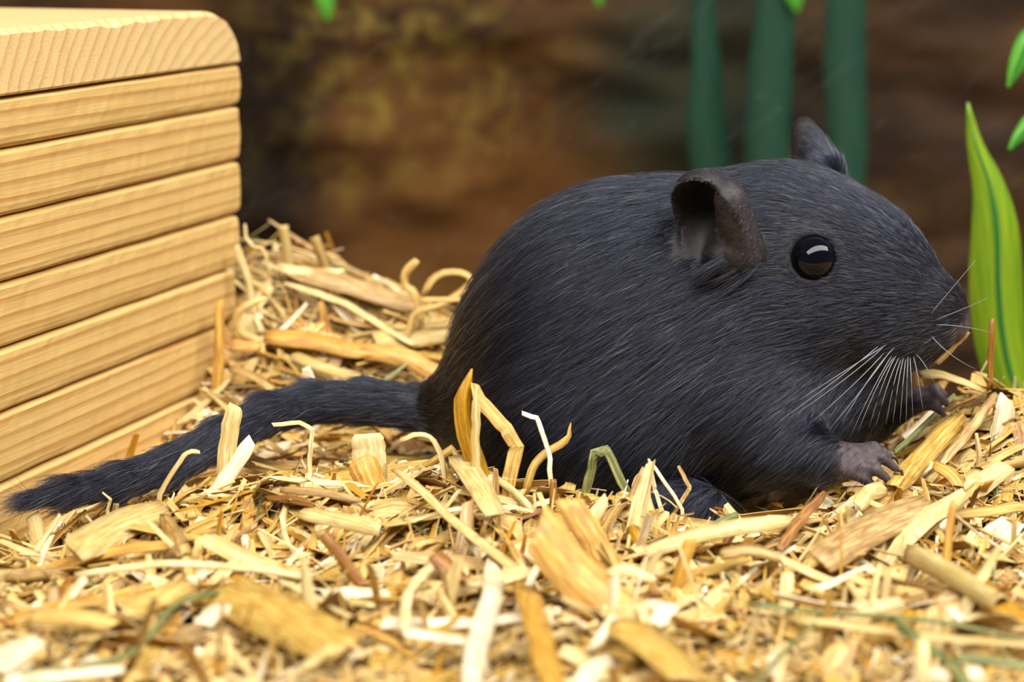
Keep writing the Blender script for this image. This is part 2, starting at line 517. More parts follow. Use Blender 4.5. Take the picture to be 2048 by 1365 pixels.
# near fore leg and paw
cap(P(1500, 800, -1.45), P(1560, 890, -1.85), 0.85, 0.60, 0.6)
cap(P(1560, 890, -1.85), P(1655, 918, -2.25), 0.55, 0.34, 0.4)
cap(P(1655, 918, -2.25), P(1705, 925, -2.40), 0.30, 0.27, 0.25)
FING = [((1700, 903, -2.35), (1748, 893, -2.5), (1780, 912, -2.5)),
        ((1712, 915, -2.50), (1762, 915, -2.65), (1792, 938, -2.65)),
        ((1705, 932, -2.60), (1752, 940, -2.78), (1778, 962, -2.78)),
        ((1690, 942, -2.60), (1728, 958, -2.75), (1750, 976, -2.72))]
CLAWS = []
for a, b, c in FING:
    pa, pb, pc = P(*a), P(*b), P(*c)
    cap(pa, pb, 0.12, 0.095, 0.10)
    cap(pb, pc, 0.095, 0.075, 0.04)
    CLAWS.append((pc, pc + 0.18 * (pc - pb) / np.linalg.norm(pc - pb) + np.array([0, 0, -0.06])))
# far fore leg, reaching forward over the straw
cap(P(1620, 790, 0.7), P(1740, 830, 0.4), 0.70, 0.42, 0.5)
cap(P(1740, 830, 0.4), P(1835, 800, 0.0), 0.36, 0.25, 0.3)
for a, b, c in [((1835, 795, 0.0), (1870, 775, -0.1), (1890, 790, -0.1)), ((1838, 803, -0.12), (1875, 792, -0.25), (1894, 808, -0.25)), ((1832, 812, -0.2), (1868, 812, -0.35), (1884, 826, -0.35))]:
    pa, pb, pc = P(*a), P(*b), P(*c)
    cap(pa, pb, 0.115, 0.09, 0.1); cap(pb, pc, 0.09, 0.07, 0.04)
# hind foot under the body, mostly in the straw
cap(P(1240, 985, -2.0), P(1420, 1000, -2.3), 0.34, 0.24, 0.3)
# tail
TAIL = [(930, 815, 0.5, 0.62), (850, 815, 0.7, 0.42), (740, 803, 0.7, 0.38), (630, 803, 0.5, 0.35), (540, 824, 0.0, 0.34), (450, 872, -0.7, 0.34),
        (350, 925, -1.4, 0.31), (250, 958, -2.1, 0.27), (150, 980, -2.8, 0.20), (80, 993, -3.3, 0.10)]
TP = [P(a, b, c) for a, b, c, r in TAIL]; TR = [t[3] for t in TAIL]
for i in range(len(TP) - 1):
    cap(TP[i], TP[i + 1], TR[i], TR[i + 1], 0.9 if i == 0 else 0.12)
# ears: thin cups
def ear(c, vdir, wdir, a, b, depth, t=0.055, k=0.18):
    c = np.asarray(c, float); v = np.asarray(vdir, float); v = v / np.linalg.norm(v)
    w = np.asarray(wdir, float); w = w - (w @ v) * v; w /= np.linalg.norm(w)
    u = np.cross(v, w)
    m = max(a, b) + depth + 0.4
    sl, g = sub(c - m, c + m)
    q = np.stack(g, -1) - c
    qu, qv, qw = q @ u, q @ v, q @ w
    e = np.sqrt((qu / a) ** 2 + (qv / b) ** 2)
    w0 = -depth * (1 - np.minimum(e, 1.3) ** 2)
    slope = 1.0 / np.sqrt(1 + (2 * depth * np.minimum(e, 1) / a) ** 2)
    d = np.maximum(np.abs(qw - w0) * slope - t, (e - 1) * min(a, b) * 0.9)
    put(sl, d.astype(np.float32), k)
    return c, u, v, w
EAR_C = P(1420, 428, -1.95)
EARN = ear(EAR_C, P(1378, 345, -2.3) - P(1478, 520, -1.65), np.array([-0.56, -0.82, 0.08]), 0.62, 0.84, 0.80)
cap(P(1470, 520, -1.5), P(1450, 480, -1.7), 0.34, 0.22, 0.3)
cap(P(1484, 496, -1.90), P(1460, 400, -2.28), 0.36, 0.27, 0.22)        # broad front lobe of the ear
cap(P(1440, 515, -2.0), P(1470, 520, -1.9), 0.24, 0.26, 0.2)           # closed foot of the ear
EARF = ear(P(1625, 312, 1.35), P(1596, 236, 1.75) - P(1650, 385, 1.0), np.array([0.62, 0.50, 0.15]), 0.44, 0.78, 0.26)
cap(P(1630, 345, 0.9), P(1602, 258, 1.35), 0.50, 0.13, 0.25)
cap(P(1655, 390, 0.9), P(1630, 330, 1.2), 0.32, 0.20, 0.3)

def gd_at(p):
    p = np.atleast_2d(p)
    f = np.clip((p - GMIN) / H, 0, GN - 2 + 0.999)
    i = f.astype(int); i = np.minimum(i, GN - 2); w = f - i
    r = 0
    for dx in (0, 1):
        for dy in (0, 1):
            for dz in (0, 1):
                ww = (w[:, 0] if dx else 1 - w[:, 0]) * (w[:, 1] if dy else 1 - w[:, 1]) * (w[:, 2] if dz else 1 - w[:, 2])
                r = r + ww * GD[i[:, 0] + dx, i[:, 1] + dy, i[:, 2] + dz]
    out = np.any((p < GMIN) | (p > GMAX), axis=1)
    return np.where(out, 5.0, r)
def ghit(px, py):
    d = ray(px, py); d = d / np.linalg.norm(d)
    ts = np.arange(28.0, 42.0, 0.02)
    pts = CAM[None] + d[None] * ts[:, None]
    v = gd_at(pts) < 0
    return pts[np.argmax(v)] if v.any() else P(px, py, 0)
def ggrad(p):
    p = np.atleast_2d(p); e = 0.05; g = []
    for i in range(3):
        o = np.zeros(3); o[i] = e
        g.append(gd_at(p + o) - gd_at(p - o))
    g = np.stack(g, 1)
    return g / (np.linalg.norm(g, axis=1, keepdims=True) + 1e-9)
# eyes: sockets with lids, the balls are parts of their own
EYES = []
ER = 0.41
for px, py in ((1628, 516),):
    s = ghit(px, py); n = ggrad(s)[0]
    EYES.append((s - n * 0.17, n))
ax = P(1690, 530, -0.55)
e0, n0 = EYES[0]
mir = np.array([e0[0] + 0.75, 1.15, e0[2] - 0.0])
for _ in range(40):                                    # far eye: same height on the other side of the head
    if gd_at(mir)[0] > -0.17: mir[1] -= 0.03
EYES.append((mir, ggrad(mir)[0]))
for c, n in EYES:
    sl, g = sub(c - 1.0, c + 1.0)
    q = np.stack(g, -1) - c
    r = np.linalg.norm(q, axis=-1)
    GD[sl] = np.maximum(GD[sl], -(r - ER - 0.01))
    hgt = q @ n
    rad = np.sqrt(np.maximum(r ** 2 - hgt ** 2, 0))
    tor = np.sqrt((rad - 0.445) ** 2 + (hgt - 0.10) ** 2) - 0.065
    cur = GD[sl]; kk = 0.10
    hh = np.maximum(kk - np.abs(cur - tor), 0) / kk
    GD[sl] = np.minimum(cur, tor) - hh * hh * kk * 0.25

def surface_nets(D):
    s = D < 0
    nx, ny, nz = D.shape
    acc = np.zeros((nx - 1, ny - 1, nz - 1, 3), np.float32); cnt = np.zeros((nx - 1, ny - 1, nz - 1), np.float32)
    corners = [(i, j, k) for i in (0, 1) for j in (0, 1) for k in (0, 1)]
    sub_ = lambda A, c: A[c[0]:nx - 1 + c[0], c[1]:ny - 1 + c[1], c[2]:nz - 1 + c[2]]
    anyin = np.zeros((nx - 1, ny - 1, nz - 1), bool); allin = np.ones_like(anyin)
    for c in corners:
        anyin |= sub_(s, c); allin &= sub_(s, c)
    cells = np.argwhere(anyin & ~allin)
    ci, cj, ck = cells.T
    pos = np.zeros((len(cells), 3)); ct = np.zeros(len(cells))
    for a in corners:
        for ax_ in range(3):
            if a[ax_]: continue
            b = list(a); b[ax_] = 1
            va = D[ci + a[0], cj + a[1], ck + a[2]]; vb = D[ci + b[0], cj + b[1], ck + b[2]]
            x = (va < 0) != (vb < 0)
            t = np.where(x, va / np.where(x, va - vb, 1), 0)
            q = np.array(a, float)[None].repeat(len(cells), 0); q[:, ax_] += t
            pos += np.where(x[:, None], q, 0); ct += x
    pos = pos / ct[:, None] + cells
    idx = -np.ones(anyin.shape, np.int64); idx[ci, cj, ck] = np.arange(len(cells))
    faces = []
    for ax_ in range(3):
        sa = [slice(1, -1)] * 3; sa[ax_] = slice(0, -1)
        sb = [slice(1, -1)] * 3; sb[ax_] = slice(1, None)
        A = s[tuple(sa)]; B = s[tuple(sb)]
        e = np.argwhere(A != B)
        base = e + 1; base[:, ax_] -= 1
        flip = A[tuple(e.T)]
        u, v = (ax_ + 1) % 3, (ax_ + 2) % 3
        q = []
        for du, dv in ((1, 1), (0, 1), (0, 0), (1, 0)):
            b = base.copy(); b[:, u] -= du; b[:, v] -= dv
            q.append(idx[b[:, 0], b[:, 1], b[:, 2]])
        q = np.stack(q, 1)
        q[~flip] = q[~flip][:, ::-1]
        faces.append(q)
    return pos, np.concatenate(faces)
gv, gf = surface_nets(GD)
gv = GMIN + gv * H
# light smoothing over the quads
for _ in range(2):
    accv = np.zeros_like(gv); cn = np.zeros(len(gv))
    for a, b in ((0, 1), (1, 2), (2, 3), (3, 0)):
        np.add.at(accv, gf[:, a], gv[gf[:, b]]); np.add.at(cn, gf[:, a], 1)
        np.add.at(accv, gf[:, b], gv[gf[:, a]]); np.add.at(cn, gf[:, b], 1)
    gv = gv * 0.5 + 0.5 * accv / cn[:, None]

GER = empty('gerbil', (2.6, 0, 0.0))
tag(GER, 'black furry gerbil crouching in straw with its tail stretched to the left', 'gerbil')

def skin_mat():
    m, nt, out = new_mat('gerbil_skin')
    at = N(nt, 'ShaderNodeAttribute'); at.attribute_name = 'bare'
    n = N(nt, 'ShaderNodeTexNoise', Scale=900.0, Detail=3.0)
    tc = N(nt, 'ShaderNodeTexCoord'); nt.links.new(tc.outputs['Object'], n.inputs['Vector'])
    r = ramp(nt, [(0.3, lin((42, 34, 37))), (0.7, lin((82, 68, 70)))]); nt.links.new(n.outputs[0], r.inputs[0])
    c = mixrgb(nt, at.outputs['Fac'], lin((11, 11, 13)), r.outputs[0])
    b = N(nt, 'ShaderNodeBsdfPrincipled', Roughness=0.6)
    b.inputs['Specular IOR Level'].default_value = 0.35
    nt.links.new(c, b.inputs['Base Color'])
    nt.links.new(b.outputs[0], out.inputs[0])
    return m
body = mesh_obj('body', gv, gf.tolist(), skin_mat(), parent=GER, origin=(2.6, 0, 0))
# bare skin: paws, nose pad, inside of the ears
pawc = P(1735, 930, -2.5); pawf = P(1865, 800, -0.2); nosec = P(1915, 655, -1.3)
def sst(x, a, b):
    t = np.clip((x - a) / (b - a), 0, 1); return t * t * (3 - 2 * t)
def bare_at(p):
    d1 = np.linalg.norm((p - pawc) * np.array([1, 1, 1.1]), axis=1)
    d2 = np.linalg.norm(p - pawf, axis=1)
    d3 = np.linalg.norm(p - nosec, axis=1)
    b = np.maximum.reduce([1 - sst(d1, 0.45, 0.75), 1 - sst(d2, 0.40, 0.6), 1 - sst(d3, 0.22, 0.40)])
    return b
LOBE = (P(1484, 496, -1.90), P(1460, 400, -2.28))
def lobe_at(p):
    a, b = LOBE; ab = b - a
    t = np.clip(((p - a) @ ab) / (ab @ ab), 0, 1)
    d = np.linalg.norm(p - a - t[:, None] * ab, axis=1) - (0.36 - 0.09 * t)
    return (1 - sst(d, 0.03, 0.10)) * sst(-p[:, 1], 1.75, 2.05)
def ear_at(p):
    r = np.zeros(len(p))
    for (c, u, v, w), (a, b) in ((EARN, (0.62, 0.84)), (EARF, (0.44, 0.78))):
        q = p - c
        e = np.sqrt((q @ u / a) ** 2 + (q @ v / b) ** 2)
        r = np.maximum(r, (1 - sst(e, 0.95, 1.15)) * (np.abs(q @ w) < 1.15) * sst(q @ v, -0.75 * b, -0.45 * b))
    return r
at = body.data.attributes.new('bare', 'FLOAT', 'POINT')
at.data.foreach_set('value', np.maximum.reduce([bare_at(gv), 0.22 * ear_at(gv), 0.40 * lobe_at(gv)]).astype(np.float32))

# eyeballs
def uv_sphere(c, r, seg=32, rings=20):
    V = [c + np.array([0, 0, r])]
    for i in range(1, rings):
        th = math.pi * i / rings
        for j in range(seg):
            ph = 2 * math.pi * j / seg
            V.append(c + r * np.array([math.sin(th) * math.cos(ph), math.sin(th) * math.sin(ph), math.cos(th)]))
    V.append(c - np.array([0, 0, r]))
    Fc = [(0, 1 + j, 1 + (j + 1) % seg) for j in range(seg)]
    for i in range(rings - 2):
        for j in range(seg):
            a = 1 + i * seg + j; b = 1 + i * seg + (j + 1) % seg
            Fc.append((a, a + seg, b + seg, b))
    l = len(V) - 1; s0 = 1 + (rings - 2) * seg
    Fc += [(l, s0 + (j + 1) % seg, s0 + j) for j in range(seg)]
    return V, Fc
eye_m = plain_mat('black_eye', lin((4, 4, 10)), 0.05, 0.25)
for c, n in EYES:
    V, Fc = uv_sphere(c + n * 0.02, ER)
    e = mesh_obj('eye', V, Fc, eye_m, parent=GER)
    e['label'] = 'glossy black bulging eye'
# claws
def taper(pts, radii, sides=6):
    pts = np.asarray(pts, float); V = []; Fc = []
    for i, p in enumerate(pts):
        t = pts[min(i + 1, len(pts) - 1)] - pts[max(i - 1, 0)]; t /= np.linalg.norm(t)
        a = np.cross(t, [0, 0, 1.0] if abs(t[2]) < 0.9 else [1.0, 0, 0]); a /= np.linalg.norm(a); b = np.cross(t, a)
        for k in range(sides):
            an = 2 * math.pi * k / sides
            V.append(p + radii[i] * (math.cos(an) * a + math.sin(an) * b))
    for i in range(len(pts) - 1):
        for k in range(sides):
            x = i * sides + k; y = i * sides + (k + 1) % sides
            Fc.append((x, y, y + sides, x + sides))
    Fc.append(tuple(range(sides))[::-1]); Fc.append(tuple(range((len(pts) - 1) * sides, len(pts) * sides)))
    return V, Fc
claw_m = plain_mat('dark_claw', lin((60, 48, 46)), 0.3, 0.5)
for a, b in CLAWS:
    mid = (a + b) / 2 + np.array([0.02, 0, 0.04])
    V, Fc = taper([a, mid, b], [0.05, 0.035, 0.008])
    mesh_obj('claw', V, Fc, claw_m, parent=GER)
# whiskers
wh_m = plain_mat('whisker', lin((118, 118, 128)), 0.35, 0.4)
WHK = [((1760, 672), (1690, 750), (1560, 842), -3.0), ((1768, 676), (1700, 756), (1578, 838), -2.9), ((1772, 684), (1720, 762), (1618, 850), -2.8),
       ((1778, 688), (1735, 768), (1660, 858), -2.7), ((1786, 690), (1752, 760), (1704, 866), -2.6), ((1790, 694), (1760, 750), (1716, 864), -2.7),
       ((1794, 690), (1768, 750), (1738, 856), -2.4), ((1800, 694), (1778, 750), (1752, 852), -2.5), ((1804, 696), (1788, 752), (1772, 850), -2.3),
       ((1808, 694), (1796, 756), (1786, 846), -2.4), ((1812, 696), (1806, 756), (1800, 846), -2.3), ((1816, 692), (1814, 756), (1812, 850), -2.2),
       ((1820, 694), (1822, 752), (1826, 836), -2.2), ((1826, 692), (1836, 746), (1846, 824), -2.1), ((1830, 690), (1848, 720), (1870, 770), -2.1),
       ((1862, 672), (1900, 716), (1950, 738), -2.2), ((1870, 650), (1930, 650), (1990, 668), -2.0), ((1872, 640), (1930, 618), (1976, 596), -2.0),
       ((1860, 630), (1910, 570), (1952, 520), -1.9), ((1790, 676), (1744, 740), (1684, 846), -3.2), ((1776, 670), (1700, 735), (1600, 800), -3.1)]
for a, b, c, y in WHK:
    r0 = ghit(a[0], a[1] + (18 if a[0] < 1840 else 0))
    p1 = P(b[0], b[1], (r0[1] + y) / 2 - 0.25); p2 = P(c[0], c[1], y)
    pts = [(1 - t) ** 2 * r0 + 2 * t * (1 - t) * p1 + t * t * p2 for t in np.linspace(0, 1, 9)]
    V, Fc = taper(pts, np.linspace(0.010, 0.003, 9), 5)
    mesh_obj('whisker', V, Fc, wh_m, parent=GER)

# fur
def fur():
    A = gv[gf]
    c1 = np.cross(A[:, 1] - A[:, 0], A[:, 2] - A[:, 0]); c2 = np.cross(A[:, 2] - A[:, 0], A[:, 3] - A[:, 0])
    area = 0.5 * (np.linalg.norm(c1, axis=1) + np.linalg.norm(c2, axis=1))
    fc = A.mean(1)
    vis = np.where(fc[:, 1] > 1.2, 0.35, 1.0)
    wgt = area * vis; wgt /= wgt.sum()
    nh = 230000
    fi = rng.choice(len(gf), nh, p=wgt)
    a, b = rng.random((2, nh, 1))
    Q = A[fi]
    p = Q[:, 0] * (1 - a) * (1 - b) + Q[:, 1] * a * (1 - b) + Q[:, 2] * a * b + Q[:, 3] * (1 - a) * b
    n = ggrad(p)
    keep = np.ones(nh, bool)
    for c, en in EYES:
        d = np.linalg.norm(p - c, axis=1); keep &= d > ER + 0.03
    br = bare_at(p); lb = lobe_at(p); er = np.maximum(ear_at(p), lb)
    keep &= rng.random(nh) > br * 0.97
    keep &= rng.random(nh) > np.maximum(er * 0.3, lb * 0.35)
    p, n, br, er = p[keep], n[keep], br[keep], er[keep]
    nh = len(p)
    # flow of the coat
    nose = P(1920, 640, -1.2)
    fromnose = p - nose; fromnose /= np.linalg.norm(fromnose, axis=1, keepdims=True)
    flow = np.tile(np.array([-0.86, 0.0, -0.40]), (nh, 1))
    low = sst(p[:, 2], 3.6, 0.5)[:, None] if False else (1 - sst(p[:, 2], 0.4, 3.8))[:, None]
    flow = flow * (1 - low) + np.array([-0.60, 0, -0.80]) * low
    hd = sst(p[:, 0], 3.6, 5.2)[:, None]
    flow = flow * (1 - hd) + (fromnose + np.array([-0.15, 0, -0.10])) * hd
    TPa = np.array(TP)
    on_tail = 1 - sst(p[:, 0], -1.6, -0.3)
    xs_ = TPa[::-1, 0]; tg_ = np.gradient(TPa, axis=0)[::-1]
    tdir = np.stack([np.interp(p[:, 0], xs_, tg_[:, i]) for i in range(3)], 1)
    tdir /= np.linalg.norm(tdir, axis=1, keepdims=True)
    flow = flow * (1 - on_tail[:, None]) + tdir * on_tail[:, None]
    # locks: neighbouring hairs swing together
    ph = np.sin(p[:, 0] * 5.1 + 3 * p[:, 2]) * np.sin(p[:, 2] * 6.3 - 2 * p[:, 0] + p[:, 1] * 4)
    flow = flow + 0.10 * rng.normal(size=(nh, 3)) + 0.09 * ph[:, None] * np.array([0.4, 0, -1.0])
    flow -= (flow * n).sum(1, keepdims=True) * n
    flow /= np.linalg.norm(flow, axis=1, keepdims=True) + 1e-9
    L = 0.56 + 0.14 * np.exp(-((p[:, 0] - 3.2) / 2.2) ** 2 - ((p[:, 2] - 2.0) / 1.3) ** 2) - 0.26 * sst(p[:, 0], 3.6, 5.4) - 0.10 * sst(p[:, 0], 6.2, 7.8)
    L = L * (1 - on_tail) + on_tail * (0.42 + 0.55 * (1 - sst(p[:, 0], -9.5, -5.5)))
    deye = np.linalg.norm(p - EYES[0][0], axis=1)
    L *= 0.55 + 0.45 * sst(deye, 0.45, 0.9)
    L = np.where(er > 0.3, 0.085, L)
    L *= rng.uniform(0.7, 1.2, nh)
    guard = rng.random(nh) < 0.05
    L = np.where(guard & (er < 0.3), L * 1.35, L)
    lift = rng.uniform(0.14, 0.30, nh) + guard * 0.08
    npt = 5
    s = np.linspace(0, 1, npt)[None, :, None]
    pts = p[:, None] - 0.01 * n[:, None] + L[:, None, None] * (flow[:, None] * s + n[:, None] * lift[:, None, None] * (s * (1.25 - 0.75 * s)))
    pts[:, :, 2] -= (L[:, None] * 0.10 * s[:, :, 0] ** 2)
    org = np.array([2.6, 0, 0])
    cu = bpy.data.hair_curves.new('fur')
    cu.add_curves([npt] * nh)
    cu.attributes['position'].data.foreach_set('vector', ((pts - org) * S).astype(np.float32).ravel())
    rad = np.where(guard, 0.0042, 0.0034)[:, None] * np.array([1.0, 0.95, 0.8, 0.55, 0.15])[None]
    ra = cu.attributes.get('radius') or cu.attributes.new('radius', 'FLOAT', 'POINT')
    ra.data.foreach_set('value', (rad * S).astype(np.float32).ravel())
    m, nt, out = new_mat('black_fur')
    hi = N(nt, 'ShaderNodeHairInfo')
    r = ramp(nt, [(0.0, lin((4, 4, 8))), (0.55, lin((10, 12, 24))), (0.88, lin((24, 28, 48))), (0.95, lin((88, 92, 108))), (1.0, lin((156, 156, 166)))])
    nt.links.new(hi.outputs['Random'], r.inputs[0])
    hb = N(nt, 'ShaderNodeBsdfHairPrincipled')
    hb.parametrization = 'COLOR'
    nt.links.new(r.outputs[0], hb.inputs['Color'])
    hb.inputs['Roughness'].default_value = 0.26
    hb.inputs['IOR'].default_value = 1.45
    hb.inputs['Radial Roughness'].default_value = 0.45
    nt.links.new(hb.outputs[0], out.inputs[0])
    cu.materials.append(m)
    o = bpy.data.objects.new('fur', cu)
    COL.objects.link(o)
    o.parent = body
    o['kind'] = 'stuff'
    return o
fur()
# ------------------------------------------------------------------ straw
def ribbon(pts, w, up, thick=0.03, camber=0.12, twist=0.0, slant=(0.0, 0.0)):
    pts = np.asarray(pts, float); n = len(pts)
    w = np.broadcast_to(np.asarray(w, float), (n,))
    t = np.gradient(pts, axis=0); t /= np.linalg.norm(t, axis=1, keepdims=True) + 1e-9
    up = np.broadcast_to(np.asarray(up, float), (n, 3))
    sd = np.cross(t, up); sd /= np.linalg.norm(sd, axis=1, keepdims=True) + 1e-9
    nr = np.cross(sd, t)
    if twist:
        a = np.linspace(0, twist, n)[:, None]
        sd, nr = sd * np.cos(a) + nr * np.sin(a), nr * np.cos(a) - sd * np.sin(a)
    V = np.empty((n, 6, 3))
    for k, (s, c, q) in enumerate(((-.5, 0, 0), (0, 1, 0), (.5, 0, 0), (.5, 0, -1), (0, 1, -1), (-.5, 0, -1))):
        V[:, k] = pts + sd * (w * s)[:, None] + nr * (c * camber * w + q * thick)[:, None]
        V[0, k] += t[0] * s * w[0] * slant[0]; V[-1, k] += t[-1] * s * w[-1] * slant[1]
    Fc = []
    for i in range(n - 1):
        for k in range(6):
            a = i * 6 + k; b = i * 6 + (k + 1) % 6
            Fc.append((a, b, b + 6, a + 6))
    Fc.append((5, 4, 1, 0)); Fc.append((4, 3, 2, 1))
    e = (n - 1) * 6
    Fc.append((e, e + 1, e + 4, e + 5)); Fc.append((e + 1, e + 2, e + 3, e + 4))
    ln = np.concatenate([[0], np.cumsum(np.linalg.norm(np.diff(pts, axis=0), axis=1))])
    UV = np.empty((n, 6, 2))
    UV[:, :, 1] = ln[:, None]
    UV[:, :, 0] = np.array([-.5, 0, .5, .5, 0, -.5])[None] * w[:, None]
    return V.reshape(-1, 3), Fc, UV.reshape(-1, 2)
def stalk(pts, r, sides=9, hollow=0.82):
    """hollow straw tube, open at both ends"""
    pts = np.asarray(pts, float); n = len(pts)
    r = np.broadcast_to(np.asarray(r, float), (n,))
    t = np.gradient(pts, axis=0); t /= np.linalg.norm(t, axis=1, keepdims=True)
    ref = np.array([0.3, -0.9, 0.3])
    a = np.cross(t, ref); a /= np.linalg.norm(a, axis=1, keepdims=True); b = np.cross(t, a)
    an = np.linspace(0, 2 * math.pi, sides, endpoint=False)
    ring = np.cos(an)[None, :, None] * a[:, None] + np.sin(an)[None, :, None] * b[:, None]
    O = pts[:, None] + ring * r[:, None, None]; I = pts[:, None] + ring * r[:, None, None] * hollow
    V = np.concatenate([O.reshape(-1, 3), I.reshape(-1, 3)]); m = n * sides
    Fc = []
    for i in range(n - 1):
        for k in range(sides):
            x = i * sides + k; y = i * sides + (k + 1) % sides
            Fc.append((x, x + sides, y + sides, y)); Fc.append((m + x, m + y, m + y + sides, m + x + sides))
    for i in (0, n - 1):
        for k in range(sides):
            x = i * sides + k; y = i * sides + (k + 1) % sides
            Fc.append((x, y, m + y, m + x) if i == 0 else (y, x, m + x, m + y))
    ln = np.concatenate([[0], np.cumsum(np.linalg.norm(np.diff(pts, axis=0), axis=1))])
    UV = np.zeros((n, sides, 2)); UV[:, :, 1] = ln[:, None]; UV[:, :, 0] = (an / 6.283)[None] * 6.28 * r[:, None] - r[:, None] * 3.14
    return V, Fc, np.concatenate([UV.reshape(-1, 2)] * 2)
def resample(ctrl, n, sharp):
    ctrl = np.asarray(ctrl, float)
    if sharp or len(ctrl) == 2:
        d = np.concatenate([[0], np.cumsum(np.linalg.norm(np.diff(ctrl, axis=0), axis=1))])
        s = np.unique(np.concatenate([np.linspace(0, d[-1], n), d, ]))
        return np.stack([np.interp(s, d, ctrl[:, i]) for i in range(3)], 1)
    # Catmull-Rom
    c = np.vstack([2 * ctrl[0] - ctrl[1], ctrl, 2 * ctrl[-1] - ctrl[-2]])
    out = []
    m = len(ctrl) - 1; per = max(3, n // m)
    for i in range(m):
        for tt in np.linspace(0, 1, per, endpoint=(i == m - 1)):
            p0, p1, p2, p3 = c[i:i + 4]
            out.append(0.5 * ((2 * p1) + (-p0 + p2) * tt + (2 * p0 - 5 * p1 + 4 * p2 - p3) * tt ** 2 + (-p0 + 3 * p1 - 3 * p2 + p3) * tt ** 3))
    return np.array(out)

